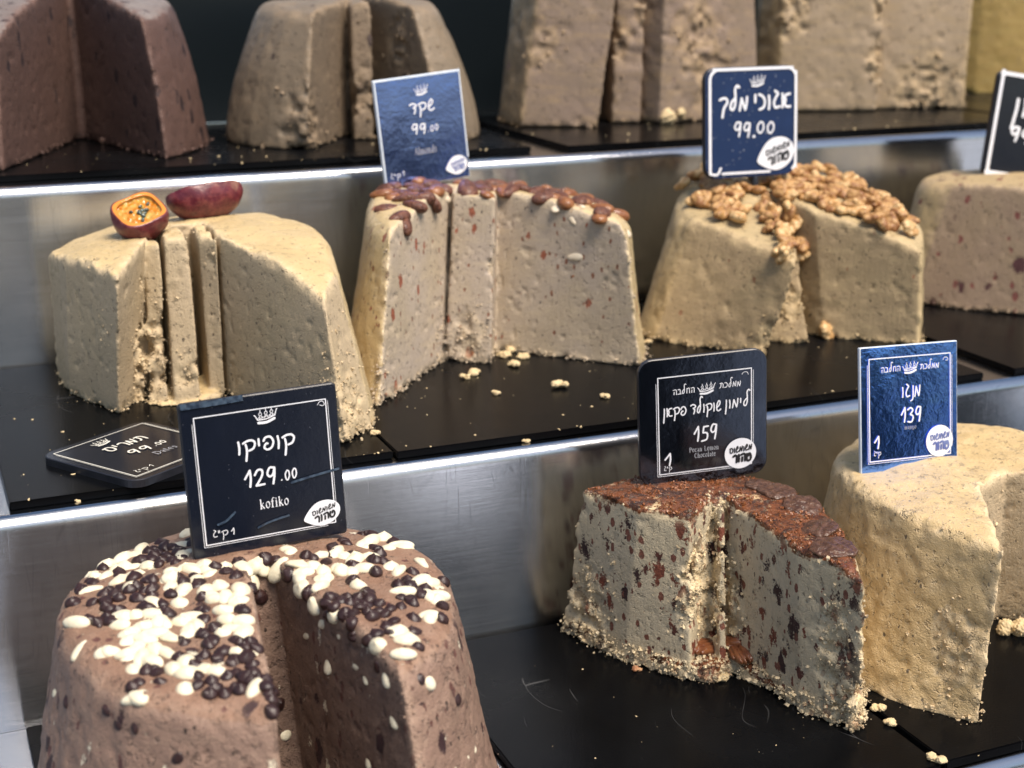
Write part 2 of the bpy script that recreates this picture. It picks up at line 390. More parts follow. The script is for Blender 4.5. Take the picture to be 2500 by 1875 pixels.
# ------------------------------------------------------------------ the steel steps
S1, S2, S3, S0 = ZC - .2055, ZC - .3757, ZC - .5354, ZC - .0440
Y0, Y1, Y2, Y3 = 1.82, 1.38, 1.0, .69
def tier(name, y_front, z_top, y_back, z_low):
    """front lip with a rolled nose, riser below it, tread behind it"""
    r = .009; pr = [(y_front, z_low), (y_front, z_top - r - .05), (y_front, z_top - r - .002)]
    for a in np.linspace(180, 90, 8): pr.append((y_front + r + r * math.cos(rad(a)), z_top - r + r * math.sin(rad(a))))
    pr += [(y_front + r + .002, z_top), (y_front + r + .03, z_top), (y_back - .0005, z_top)]
    xs = np.linspace(-1.2, 2.6, 60); V = []; F = []; n = len(pr)
    for x in xs:
        for (y, z) in pr: V.append((x, y + .0005 * math.sin(x * 9 + z_top * 40), z + .0005 * math.sin(x * 6.3 + y_front * 20)))
    for i in range(len(xs) - 1):
        for j in range(n - 1): F.append((i * n + j, i * n + j + 1, (i + 1) * n + j + 1, (i + 1) * n + j)[::-1])
    me = mesh_from(V, F); uv = me.uv_layers.new(name='UVMap'); L = []
    for p in me.polygons:
        for li in p.loop_indices:
            v = me.vertices[me.loops[li].vertex_index].co; L += [v.x, v.y + v.z]
    uv.data.foreach_set('uv', L); me.shade_smooth()
    o = link(name, me, STEEL); tag(o, kind='structure'); return o
tier('steel_shelf', Y0, S0, Y0 + .40, S1)
tier('steel_shelf', Y1, S1, Y0, S2)
tier('steel_shelf', Y2, S2, Y1, S3)
tier('steel_shelf', Y3, S3, Y2, S3 - .16)

def shade_panel():  # dark sheet added over the top riser, standing for its shade
    b = NB('riser_shade_panel'); m = b.out((.006, .009, .011), .3, None, Specular_IOR_Level=.3)
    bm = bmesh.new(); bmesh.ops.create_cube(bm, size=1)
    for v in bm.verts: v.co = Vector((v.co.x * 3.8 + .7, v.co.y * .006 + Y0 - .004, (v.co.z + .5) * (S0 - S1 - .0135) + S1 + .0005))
    me = bpy.data.meshes.new('m'); bm.to_mesh(me); bm.free(); tag(link('riser_shade_panel', me, m), kind='structure')
shade_panel()
# ------------------------------------------------------------------ slates
def slate(x0, y0, x1, y1, z, label, th=.006, skew=0., group='black slates under the halva'):
    bm = bmesh.new(); me = bpy.data.meshes.new('m')
    bmesh.ops.create_cube(bm, size=1)
    cx, cy = (x0 + x1) / 2, (y0 + y1) / 2
    for v in bm.verts: v.co = Vector((v.co.x * (x1 - x0), v.co.y * (y1 - y0), (v.co.z + .5) * th))
    bmesh.ops.bevel(bm, geom=bm.edges[:], offset=.0009, segments=2, affect='EDGES'); bm.to_mesh(me); bm.free()
    o = link('slate', me, SLATE); o.location = (cx, cy, z + .0003); o.rotation_euler[2] = skew
    tag(o, label, 'slate', group); return o
TH = .006
slate(-.22, 1.412, .624, 1.70, S1, 'black slate on the top shelf under the brown halva')
slate(.662, 1.402, 1.278, 1.70, S1, 'black slate on the top shelf behind the walnut price card')
slate(1.288, 1.412, 1.80, 1.79, S1, 'black slate on the top shelf under the golden halva at the right')
slate(.0552, 1.0165, .3352, 1.374, S2, 'black slate under the plain halva topped with passion fruit', skew=-.003)
slate(.3372, 1.013, .897, 1.374, S2, 'wide black slate under the almond and walnut halva', skew=-.002)
slate(.931, 1.012, 1.50, 1.374, S2, 'black slate under the speckled halva at the right edge')
slate(.0490, .697, .3150, .992, S3, 'black slate under the brown halva with chocolate drops')
slate(.3448, .697, .6128, .9965, S3, 'black slate under the pecan lemon chocolate halva')
slate(.6165, .6985, 1.15, .9950, S3, 'black slate under the pale mango halva', th=.0075, skew=.004)

# ------------------------------------------------------------------ halva materials
CR = (.72, .58, .36)
H_dates = halva('plain_halva', (.57, .435, .235), (.455, .355, .23), (.63, .495, .30), crack=0, streak=.25, gloss=.5, top=(.58, .43, .21))
H_almond = halva('almond_halva', (.56, .43, .225), (.42, .345, .275), (.56, .45, .30), spots=[((.20, .06, .03), 75, 0, .30, .3, .45), ((.16, .07, .04), 190, 0, .33, .3, .3)], crack=.2, streak=.45, top=(.62, .47, .24), gloss=.36)
H_walnut = halva('walnut_halva', (.46, .35, .185), (.33, .24, .135), (.52, .39, .21), spots=[((.2, .1, .05), 110, 0, .22, .3, .2)], crack=.1, streak=.5, gloss=.55)
H_choc = halva('chocolate_drop_halva', (.285, .178, .128), (.19, .118, .085), (.40, .27, .19), spots=[((.035, .014, .014), 62, 0, .38, .35, .32), ((.10, .04, .03), 130, 0, .33, .5, .5), ((.62, .54, .40), 80, 0, .30, .8, .25)], relief=2.4, crack=1.0, streak=.35, top=(.28, .155, .095), gloss=.5)
H_pecan = halva('pecan_lemon_halva', (.58, .465, .275), (.56, .475, .325), (.76, .60, .36), spots=[((.030, .012, .011), 66, 0, .56, .9, .50), ((.13, .036, .018), 92, 0, .52, .9, .50), ((.07, .022, .014), 140, 0, .46, .8, .35), ((.14, .05, .03), 190, 0, .46, .4, .35)], relief=1.3, crack=.35, streak=.2, gloss=.45, top=(.66, .46, .24), toppatch=((.045, .018, .009), (.19, .062, .020)))
H_mango = halva('pale_mango_halva', (.63, .45, .22), (.56, .43, .27), (.76, .59, .36), relief=2.0, crack=.9, streak=.2, gloss=.5, top=(.63, .45, .21))
H_brown = halva('brown_cocoa_halva', (.100, .053, .040), (.088, .045, .034), (.15, .085, .065), spots=[((.018, .009, .009), 75, 0, .40, .5, .5)], crack=.3, top=(.24, .21, .19), gloss=.6)  # top-shelf halva colours from here are lowered to carry that row's shade
H_grey = halva('grey_beige_halva', (.215, .165, .11), (.175, .125, .08), (.27, .195, .12), spots=[((.04, .025, .02), 60, 0, .30, .5, .3)], crack=.2, streak=.5)
H_mauve = halva('mauve_beige_halva', (.27, .205, .125), (.25, .18, .135), (.36, .25, .135), spots=[((.14, .09, .08), 60, 0, .25, .5, .3)], crack=.1, streak=.6)
H_sand = halva('sand_halva', (.33, .245, .13), (.38, .285, .19), (.43, .31, .17), crack=.1, streak=.6)
H_gold = halva('golden_halva', (.36, .24, .07), (.34, .22, .07), (.42, .31, .10), crack=.1, streak=.5)
H_spot = halva('speckled_halva', (.44, .33, .17), (.25, .175, .12), (.34, .25, .16), spots=[((.05, .015, .015), 55, 0, .36, .5, .5), ((.13, .04, .03), 110, 0, .36, .4, .4)], crack=.15, top=(.48, .35, .18))

# ------------------------------------------------------------------ the cakes
z1, z2, z3 = S1 + TH, S2 + TH, S3 + TH
GC = dict(group='halva cakes on the steel shelves')
F = cake('plain_halva', 'plain beige halva cake with two pieces of passion fruit on top', H_dates, z2, .142, [
    ([(.124, 1.335), (.126, 1.268), (.156, 1.193), (.193, 1.248), (.196, 1.275), (.250, 1.275), (.2515, 1.212), (.306, 1.040), (.341, 1.080), (.360, 1.150), (.362, 1.250), (.330, 1.335), (.25, 1.362), (.16, 1.362)],
     [(.122, 1.300), (.130, 1.235), (.160, 1.155), (.197, 1.240), (.200, 1.268), (.249, 1.268), (.2505, 1.205), (.301, 1.092), (.326, 1.140), (.343, 1.215), (.340, 1.290), (.31, 1.345), (.24, 1.358), (.16, 1.345)],
     'ccccccccssssss'[:14], 1.0),
    ([(.172, 1.226), (.182, 1.216), (.190, 1.262), (.182, 1.266)], [(.184, 1.238), (.190, 1.236), (.194, 1.262), (.188, 1.266)], 'cccc', .80),
    ([(.185, 1.212), (.199, 1.203), (.203, 1.266), (.191, 1.268)], [(.1945, 1.236), (.2055, 1.229), (.2065, 1.266), (.197, 1.268)], 'cccc', .97),
    ([(.2035, 1.200), (.224, 1.190), (.2285, 1.264), (.209, 1.268)], [(.2085, 1.228), (.2275, 1.220), (.2290, 1.262), (.2105, 1.268)], 'cccc', .99),
    ([(.2355, 1.207), (.2470, 1.203), (.2470, 1.27), (.239, 1.27)], [(.2360, 1.222), (.2475, 1.203), (.2475, 1.27), (.238, 1.27)], 'cccc', .99),
    ([(.176, 1.204), (.215, 1.184), (.243, 1.196), (.248, 1.25), (.19, 1.25)], [(.186, 1.225), (.215, 1.215), (.238, 1.225), (.248, 1.25), (.19, 1.25)], 'ccccc', .07),
], .0018, dome=(.245, 1.26, 1.0, .03), rnd=.012, chip=3.0, skirt=2.2, seed=11, tears=[(.186, 1.222, .045, .016, 5), (.204, 1.212, .09, .007, 3), (.197, 1.218, .07, .007, 3), (.180, 1.228, .10, .008, 3), (.215, 1.20, .028, .010, 4), (.2265, 1.20, .09, .0035, 2.5), (.2275, 1.195, .05, .004, 3), (.240, 1.208, .122, .005, 4), (.188, 1.22, .02, .014, 4), (.156, 1.195, .075, .008, 2), (.315, 1.06, .012, .03, 1.8)])

G = cake('almond_halva', 'halva cake topped with glazed whole almonds, left of the walnut one', H_almond, z2, .152, [
    ([(.361, 1.133), (.455, 1.235), (.485, 1.285), (.517, 1.262), (.619, 1.150), (.656, 1.215), (.662, 1.30), (.60, 1.362), (.50, 1.366), (.415, 1.335), (.370, 1.26), (.354, 1.19)],
     [(.392, 1.180), (.482, 1.280), (.498, 1.315), (.535, 1.285), (.606, 1.168), (.640, 1.230), (.640, 1.30), (.58, 1.352), (.50, 1.358), (.435, 1.335), (.402, 1.275), (.388, 1.215)],
     'ccccssssssss', 1.0),
    ([(.462, 1.242), (.4965, 1.214), (.540, 1.30), (.49, 1.31)], [(.483, 1.270), (.512, 1.240), (.545, 1.31), (.50, 1.33)], 'cccc', 1.0),
], .0018, dome=(.50, 1.28, .75, -.045), rnd=.015, chip=2.6, seed=12, tears=[(.475, 1.23, .02, .018, 5), (.36, 1.14, .02, .012, 4), (.51, 1.23, .09, .008, 3)])

Hh = cake('walnut_halva', 'halva cake heaped with walnut pieces under the navy card', H_walnut, z2, .140, [
    ([(.675, 1.231), (.745, 1.136), (.790, 1.250), (.815, 1.255), (.834, 1.174), (.906, 1.116), (.946, 1.17), (.958, 1.26), (.90, 1.35), (.80, 1.362), (.715, 1.32), (.68, 1.27)],
     [(.728, 1.245), (.776, 1.116), (.803, 1.255), (.815, 1.258), (.832, 1.200), (.897, 1.118), (.938, 1.17), (.950, 1.26), (.90, 1.345), (.83, 1.36), (.765, 1.33), (.735, 1.285)],
     'ccccssssssss'.replace('ccccs', 'ccccc', 1), 1.0),
    ([(.776, 1.182), (.808, 1.160), (.824, 1.215), (.79, 1.25)], [(.798, 1.222), (.812, 1.212), (.822, 1.25), (.80, 1.26)], 'cccc', .80),
], .0021, dome=(.86, 1.34, .9, 0), rnd=.012, chip=2.2, skirt=2.5, seed=13, lump=1.2, tears=[(.80, 1.19, .03, .016, 5), (.805, 1.20, .085, .012, 5), (.745, 1.14, .01, .012, 3), (.775, 1.13, .075, .010, 3)])

I = cake('speckled_halva', 'beige halva cake with dark speckled cut face at the right edge', H_spot, z2, .132, [
    ([(1.005, 1.262), (1.040, 1.212), (1.079, 1.168), (1.16, 1.115), (1.24, 1.17), (1.26, 1.28), (1.15, 1.36), (1.05, 1.34), (1.0, 1.30)],
     [(1.050, 1.262), (1.072, 1.225), (1.100, 1.180), (1.16, 1.13), (1.23, 1.18), (1.24, 1.28), (1.15, 1.36), (1.08, 1.345), (1.047, 1.30)],
     'cccssssss', 1.0)], .0026, dome=(1.14, 1.25, .6, 0), rnd=.016, seed=14)

J = cake('chocolate_drop_halva', 'brown halva cake covered with dark and white chocolate drops', H_choc, z3, .151, [
    ([(.155, .662), (.188, .845), (.212, .850), (.246, .668), (.305, .735), (.337, .83), (.305, .935), (.22, .985), (.13, .985), (.058, .925), (.036, .83), (.070, .725)],
     [(.163, .702), (.187, .872), (.203, .872), (.2365, .722), (.280, .755), (.306, .835), (.285, .915), (.225, .962), (.145, .965), (.088, .918), (.069, .845), (.094, .755)],
     'cccsssssssss', 1.0)], .0018, dome=(.19, .85, .75, 0), rnd=.011, bulge=.9, chip=2.0, amp=(1.8, .7, .5), seed=15, sharp=.005)

K = cake('pecan_lemon_halva', 'half halva cake with dark specks and melted chocolate on its top', H_pecan, z3, .131, [
    ([(.462, .984), (.485, .915), (.515, .866), (.548, .895), (.5535, .905), (.559, .860), (.566, .797), (.585, .750), (.618, .795), (.642, .86), (.630, .94), (.57, .985), (.50, .99)],
     [(.470, .962), (.488, .905), (.514, .874), (.550, .900), (.555, .912), (.560, .865), (.563, .808), (.577, .746), (.603, .805), (.622, .86), (.612, .92), (.57, .962), (.51, .975)],
     'ccccccccsssss'.replace('ccccccccs', 'cccccccss'), 1.0),
    ([(.538, .862), (.543, .860), (.552, .905), (.547, .91)], [(.547, .888), (.551, .886), (.556, .912), (.551, .915)], 'cccc', .985),
    ([(.462, .978), (.483, .920), (.508, .872), (.530, .858), (.552, .862), (.560, .835), (.568, .795), (.585, .748), (.60, .80), (.55, .93), (.47, .985)],
     [(.47, .975), (.49, .93), (.51, .885), (.535, .872), (.555, .875), (.568, .84), (.574, .80), (.590, .755), (.60, .80), (.55, .93), (.47, .985)], 'c' * 11, .11),
], .0016, dome=(.55, .90, .35, 0), rnd=.010, chip=3.4, skirt=3, amp=(1.6, .45, .4), pits=.4, seed=16, lump=0, tears=[(.528, .878, .085, .016, 7), (.515, .870, .060, .010, 5), (.545, .89, .045, .02, 5), (.552, .90, .115, .012, 4), (.575, .775, .075, .014, 3), (.58, .76, .02, .02, 4), (.575, .78, .045, .010, 3), (.47, .955, .03, .02, 4)])

L = cake('mango_halva', 'large pale yellow halva cake under the shiny blue card', H_mango, z3, .141, [
    ([(.669, .728), (.745, .835), (.80, .862), (.90, .80), (.925, .88), (.86, .975), (.76, .99), (.67, .955), (.625, .885), (.625, .80)],
     [(.677, .728), (.738, .826), (.778, .842), (.86, .79), (.875, .88), (.84, .95), (.77, .968), (.695, .945), (.662, .885), (.652, .815)],
     'cccsssssss'[:9] + 's', 1.0)], .0018, dome=(.76, .88, .25, 0), rnd=.008, bulge=.8, chip=2.4, amp=(2.0, .9, .6), seed=17, tears=[(.66, .75, .055, .018, 2.5), (.74, .83, .06, .03, 4)])

A = cake('cocoa_halva', 'dark brown cocoa halva cake on the top shelf at the left edge', H_brown, z1, .162, [
    ([(.103, 1.442), (.198, 1.655), (.206, 1.655), (.256, 1.462), (.297, 1.515), (.325, 1.60), (.29, 1.69), (.15, 1.72), (.03, 1.66), (.0, 1.56), (.03, 1.48)],
     [(.114, 1.468), (.200, 1.675), (.206, 1.675), (.242, 1.495), (.275, 1.545), (.292, 1.62), (.26, 1.68), (.15, 1.70), (.06, 1.65), (.04, 1.56), (.06, 1.50)],
     'cccssssssss', 1.0)], .0026, dome=(.19, 1.68, .75, 0), bulge=1.5, rnd=.014, seed=18)
Bc = cake('grey_halva', 'grey beige halva cake on the top shelf behind the almond price card', H_grey, z1, .146, [
    ([(.400, 1.466), (.492, 1.60), (.505, 1.61), (.546, 1.475), (.595, 1.495), (.618, 1.56), (.60, 1.66), (.50, 1.70), (.40, 1.67), (.346, 1.60), (.354, 1.525)],
     [(.418, 1.490), (.496, 1.61), (.505, 1.62), (.530, 1.515), (.558, 1.535), (.578, 1.59), (.57, 1.65), (.50, 1.69), (.42, 1.66), (.392, 1.60), (.395, 1.535)],
     'cccssssssss', 1.0),
    ([(.470, 1.535), (.492, 1.53), (.50, 1.62), (.49, 1.62)], [(.478, 1.56), (.498, 1.55), (.505, 1.64), (.49, 1.64)], 'cccc', .98)],
    .0026, dome=(.49, 1.6, .5, 0), bulge=1.6, rnd=.012, seed=19, tears=[(.485, 1.55, .05, .02, 5), (.52, 1.54, .10, .02, 5), (.40, 1.47, .01, .03, 5), (.545, 1.49, .12, .012, 4)])
C = cake('mauve_halva', 'tall mauve beige halva cake on the top shelf left of the navy card', H_mauve, z1, .190, [
    ([(.680, 1.572), (.762, 1.536), (.80, 1.62), (.820, 1.62), (.845, 1.54), (.995, 1.560), (1.01, 1.63), (.95, 1.70), (.80, 1.72), (.69, 1.66)],
     [(.708, 1.575), (.792, 1.54), (.81, 1.62), (.825, 1.62), (.855, 1.55), (.985, 1.575), (.99, 1.64), (.94, 1.70), (.80, 1.71), (.71, 1.65)],
     'ccccccssss', 1.0),
    ([(.795, 1.565), (.828, 1.555), (.84, 1.63), (.81, 1.63)], [(.802, 1.57), (.836, 1.56), (.845, 1.63), (.815, 1.63)], 'cccc', .99)],
    .0028, dome=(.84, 1.6, .4, 0), rnd=.012, seed=20, lump=1.5, tears=[(.80, 1.56, .10, .018, 6), (.79, 1.545, .03, .02, 6), (.90, 1.545, .10, .03, 4), (.93, 1.55, .04, .03, 4), (.70, 1.56, .10, .02, 4), (.835, 1.56, .13, .012, 6)])
Dd = cake('sand_halva', 'tall sand coloured halva cake on the top shelf right of the navy card', H_sand, z1, .20, [
    ([(1.045, 1.60), (1.165, 1.556), (1.175, 1.575), (1.215, 1.560), (1.286, 1.536), (1.32, 1.60), (1.27, 1.68), (1.12, 1.70), (1.04, 1.66)],
     [(1.05, 1.60), (1.170, 1.56), (1.180, 1.585), (1.20, 1.575), (1.292, 1.542), (1.31, 1.60), (1.26, 1.68), (1.12, 1.70), (1.05, 1.66)],
     'ccccsssss', 1.0)], .0028, dome=(1.17, 1.63, .4, 0), rnd=.012, seed=21, lump=1.2, tears=[(1.17, 1.565, .06, .02, 6), (1.17, 1.565, .13, .014, 5), (1.06, 1.60, .12, .02, 4), (1.24, 1.55, .01, .04, 4)])
Ee = cake('golden_halva', 'golden yellow halva cake cut by the right edge on the top shelf', H_gold, z1, .20, [
    ([(1.425, 1.755), (1.445, 1.705), (1.54, 1.675), (1.65, 1.70), (1.68, 1.78), (1.45, 1.79)],
     [(1.43, 1.755), (1.448, 1.71), (1.54, 1.68), (1.64, 1.70), (1.67, 1.78), (1.45, 1.79)],
     'ssssss', 1.0)], .0032, dome=(1.55, 1.73, .2, 0), rnd=.01, seed=22)
print('cakes', round(time.time() - T0, 1))

# ------------------------------------------------------------------ small shapes
def blob_mesh(f, r, vox, mat, mask=None):
    """mesh of the zero set of f(X,Y,Z) in the box +-r"""
    n = [int(2 * a / vox) + 3 for a in r]
    ax = [(-a - vox) + np.arange(k) * vox for a, k in zip(r, n)]
    X, Y, Z = np.meshgrid(*ax, indexing='ij'); D = f(X, Y, Z).astype(np.float32)
    D[0] = D[-1] = 1; D[:, 0] = D[:, -1] = 1; D[:, :, 0] = D[:, :, -1] = 1
    V, Q = surface_nets(D, (ax[0][0], ax[1][0], ax[2][0]), vox); me = np_mesh(V, Q)
    if mask is not None:
        a = me.color_attributes.new('m', 'FLOAT_COLOR', 'POINT'); b = np.ones((len(V), 4), np.float32); b[:, :3] = mask(V)
        a.data.foreach_set('color', b.ravel())
    me.materials.append(mat); return me
def smin(a, b, k):
    h = np.clip(.5 + .5 * (b - a) / k, 0, 1); return b + (a - b) * h - k * h * (1 - h)
def walnut_mesh(seed, mat, n=6, R=.0085, tr=.0030, vox=.0009):
    r = np.random.default_rng(seed); segs = []
    for i in range(n):
        a0 = r.random() * 6.28; c = np.array([math.cos(a0), math.sin(a0), 0]) * R * r.uniform(.15, .75); c[2] = r.uniform(-.2, .5) * R * .6
        hd = r.random() * 6.28; w = r.uniform(-1, 1) * 1.3; p = c
        for s in range(4):
            q = p + np.array([math.cos(hd), math.sin(hd), r.uniform(-.3, .3)]) * .0036
            if np.hypot(q[0], q[1]) > R: hd += 2.2; q = p + np.array([math.cos(hd), math.sin(hd), 0]) * .003
            segs.append((p, q)); p = q; hd += w
    def f(X, Y, Z):
        D = np.full(X.shape, 1.)
        for p, q in segs:
            e = q - p; t = np.clip(((X - p[0]) * e[0] + (Y - p[1]) * e[1] + (Z - p[2]) * e[2]) / (e @ e), 0, 1)
            d = np.sqrt((X - p[0] - t * e[0]) ** 2 + (Y - p[1] - t * e[1]) ** 2 + (Z - p[2] - t * e[2]) ** 2) - tr
            D = smin(D, d, .0009)
        core = np.sqrt((X / R / .75) ** 2 + (Y / R / .75) ** 2 + ((Z + .001) / .0035) ** 2) - 1
        return smin(D, core * .003, .001)
    return blob_mesh(f, (R + .005, R + .005, .009), vox, mat)
def sphere_mesh(mat, sx, sy, sz, tip=0, seg=14, ring=9, power=1., flat=None):
    V = []; Fc = []
    for j in range(ring + 1):
        a = math.pi * j / ring; z = math.cos(a); r = math.sin(a) ** power
        for i in range(seg):
            t = 2 * math.pi * i / seg; x, y = math.cos(t) * r, math.sin(t) * r
            k = 1 - tip * x if tip else 1
            zz = z if flat is None else max(z, flat)
            V.append((x * sx, y * sy * k, zz * sz * (k if tip else 1)))
    for j in range(ring):
        for i in range(seg):
            a, b = j * seg + i, j * seg + (i + 1) % seg; Fc.append((a, a + seg, b + seg, b))
    me = mesh_from(V, Fc); bm = bmesh.new(); bm.from_mesh(me); bmesh.ops.remove_doubles(bm, verts=bm.verts, dist=1e-6); bmesh.ops.recalc_face_normals(bm, faces=bm.faces); bm.to_mesh(me); bm.free()
    me.materials.append(mat); me.shade_smooth(); return me
def drop_mesh(mat, r, h, seg=14, seed=0):
    """a baking drop: flat foot, domed, with a small nib"""
    rr = random.Random(seed); nx, ny = rr.uniform(-.2, .2), rr.uniform(-.2, .2)
    pr = [(0, -.45), (.75, -.45), (.97, -.25), (1, 0), (.92, .32), (.70, .62), (.42, .84), (.18, 1.0), (.06, 1.12), (0, 1.14)]
    V = []; Fc = []
    for (a, z) in pr:
        for i in range(seg):
            t = 2 * math.pi * i / seg; k = max(0, z) ** 2; V.append((a * r * math.cos(t) + nx * k * r, a * r * math.sin(t) + ny * k * r, z * h))
    for j in range(len(pr) - 1):
        for i in range(seg):
            a, b = j * seg + i, j * seg + (i + 1) % seg; Fc.append((a, b, b + seg, a + seg))
    me = mesh_from(V, Fc); bm = bmesh.new(); bm.from_mesh(me); bmesh.ops.remove_doubles(bm, verts=bm.verts, dist=1e-6); bmesh.ops.recalc_face_normals(bm, faces=bm.faces); bm.to_mesh(me); bm.free()
    me.materials.append(mat); me.shade_smooth(); return me
def crumb_mesh(mat, seed, r=.001):
    rr = random.Random(seed); bm = bmesh.new(); bmesh.ops.create_icosphere(bm, subdivisions=1, radius=r)
    off = [Vector((rr.uniform(-1, 1), rr.uniform(-1, 1), rr.uniform(-1, 1))).normalized() for _ in range(9)]
    for v in bm.verts:
        n = v.co.normalized(); k = 1 + sum(.28 * max(0, n.dot(o)) ** 6 * (1 if i % 2 else -1.1) for i, o in enumerate(off)) * 1.5 + rr.uniform(-.3, .3)
        v.co *= k
    me = bpy.data.meshes.new('m'); bm.to_mesh(me); bm.free(); me.materials.append(mat); return me

def child(ck, name, me, loc, nrm=None, spin=0, scale=(1, 1, 1), sink=0, tilt=0, label=None):
    o = bpy.data.objects.new(name, me); col.objects.link(o); o.parent = ck['root']
    q = (nrm.to_track_quat('Z', 'Y') if nrm is not None else Quaternion())
    q = q @ Quaternion((0, 0, 1), spin) @ Quaternion((1, 0, 0), tilt)
    o.rotation_mode = 'QUATERNION'; o.rotation_quaternion = q
    o.location = loc - ck['c'] - (nrm * sink if nrm is not None else Vector((0, 0, sink))); o.scale = scale
    if label: o['label'] = label
    return o

# ------------------------------------------------------------------ chocolate drops on the brown cake (traced places, laid on the real surface)
WHITE = [drop_mesh(M['white_choc'], .0056, .0040, seed=s) for s in range(3)] + [sphere_mesh(M['white_choc'], .0068, .0050, .0036, .12)]
DARK = [drop_mesh(M['dark_choc'], .0046, .0042, seed=s) for s in range(4)]
W_PX = [(765,80),(545,150),(730,135),(735,185),(510,180),(465,195),(385,225),(470,235),(500,240),(430,250),(575,235),(310,270),(385,270),(440,300),(520,270),(330,275),(310,340),(500,330),(685,260),(770,250),(825,235),(865,265),(930,235),(1020,240),(1075,225),(1130,245),(665,290),(800,295),(1055,300),(680,325),(745,340),(840,345),(910,315),(1005,355),(935,372),(890,385),(725,400),(600,400),(1000,390),(930,435),(520,455),(460,460),(600,455),(780,465),(240,495),(560,505),(445,505),(650,500),(725,490),(795,510),(500,535),(940,480),(1015,485),(955,520),(925,540),(1025,540),(495,570),(600,545),(680,568),(768,550),(565,575),(515,608),(605,618),(660,635),(540,645),(470,645),(385,635),(985,630),(590,685),(750,675),(690,710),(510,710),(840,710),(885,720),(765,725),(750,800),(530,845),(1075,800),(1050,640),
(1240,165),(1270,225),(1345,230),(1180,250),(1300,260),(1275,285),(1395,255),(1405,285),(1460,240),(1525,255),(1580,240),(1540,205),(1490,185),(1450,170),(1380,180),(1610,185),(1580,130),(1615,115),(1670,105),(1690,150),(1760,140),(1710,235),(1740,255),(1850,215),(1285,335),(1380,322),(1555,325),(1345,410),(1435,458),(1765,350),(1840,305),(1890,308),(1880,365),(1920,385),(1885,465),(1640,600),(1780,580),(1765,635),(1720,535)]
D_PX = [(640,125),(600,150),(580,165),(620,175),(660,150),(690,150),(665,185),(640,205),(595,200),(690,205),(725,160),(770,120),(630,230),(735,195),(395,205),(530,210),(365,243),(440,265),(305,300),(265,350),(225,400),(510,290),(590,295),(720,285),(790,275),(740,310),(800,320),(890,240),(940,262),(985,280),(1010,210),(370,360),(420,360),(450,335),(495,345),(440,385),(380,400),(400,430),(560,345),(600,335),(590,370),(530,385),(680,365),(575,430),(640,410),(380,465),(400,485),(300,480),(320,405),(350,500),(440,440),(670,455),(840,435),(830,375),(835,480),(1020,440),(1060,335),(1105,380),(885,520),(840,550),(875,570),(855,600),(745,585),(915,630),(900,670),(960,685),(1000,580),(1050,585),(1030,610),(1080,620),(1030,650),(715,655),(820,655),(800,690),(975,655),(1060,690),(600,715),(570,720),(525,775),(505,795),(635,770),(800,745),(810,790),(870,765),(890,800),(865,830),(945,745),(990,730),(1055,740),(1090,750),(1120,765),(935,820),(985,805),(1020,810),(1050,765),(1125,800),(1150,820),(1160,855),(1150,910),(1170,880),
(1115,190),(1160,205),(1220,275),(1485,115),(1435,150),(1310,185),(1345,195),(1430,185),(1405,215),(1525,225),(1540,180),(1620,150),(1620,90),(1575,85),(1715,120),(1650,180),(1620,205),(1670,215),(1635,262),(1805,260),(1525,310),(1585,350),(1315,355),(1740,325),(1785,300),(1800,325),(1860,340),(1835,355),(1950,305),(1420,380),(1400,405),(1445,420),(1500,370),(1510,400),(1550,370),(1540,400),(1605,385),(1650,405),(1590,415),(1560,430),(1530,450),(1490,455),(1600,455),(1650,445),(1680,455),(1620,470),(1700,435),(1755,420),(1755,380),(1800,395),(1945,420),(1930,475),(1815,475),(1520,500),(1525,545),(1690,520),(1720,490),(1700,545),(1640,550),(1810,535),(1605,575),(1825,600),(1420,460),(1470,395)]
def strew(pxs, meshes, name, ck, sc0, off, smin_, smax_, sink, elong=.3, tilt=.5, zmin=-9, seed=3):
    rr = random.Random(seed)
    for (x, y) in pxs:
        p, n = hit(ck, off[0] + x / sc0, off[1] + y / sc0)
        if p is None or p.z - ck['z0'] < zmin: continue
        n = (n + Vector((0, 0, .6))).normalized(); s = rr.uniform(smin_, smax_)
        child(ck, name, rr.choice(meshes), p, n, rr.uniform(0, 6.28), (s * (1 + rr.uniform(0, elong)), s * rr.uniform(.88, 1.02), s * rr.uniform(.85, 1.1)), sink + rr.uniform(-.0006, .0012), rr.gauss(0, tilt) * .5)
_r = random.Random(21); D_PX += [(x + _r.uniform(-22, 22), y + _r.uniform(-14, 14)) for (x, y) in _r.sample(D_PX, 90)]; W_PX += [(x + _r.uniform(-26, 26), y + _r.uniform(-16, 16)) for (x, y) in _r.sample(W_PX, 36)]
strew(W_PX, WHITE, 'white_chocolate_drop', J, 1.907, (60, 1260), .96, 1.16, .0008, .45, .5, seed=3)
strew(D_PX, DARK, 'dark_chocolate_drop', J, 1.907, (60, 1260), .90, 1.12, .0006, .25, .9, seed=4)
# drops pressed into the sides of the same cake
strew([(255,615),(145,810),(1925,1145),(1945,700),(1880,760),(1410,680),(1315,545),(1550,690),(1580,740),(1680,745),(1715,940),(1595,1130),(1220,1000),(1385,480),(1470,535),(2055,1095),(2090,1050)], [WHITE[3]], 'white_chocolate_drop', J, 1.907, (60, 1260), .7, 1.0, .0028, .4, .2, seed=5)
strew([(380,895),(430,960),(990,1040),(1840,745),(1845,860),(2015,830),(715,1115),(1640,690),(195,850),(1410,950),(510,965)], [DARK[0], sphere_mesh(M['dark_choc'], .0052, .0042, .0030, .1)], 'dark_chocolate_drop', J, 1.907, (60, 1260), .75, 1.1, .0024, .4, .2, seed=6)

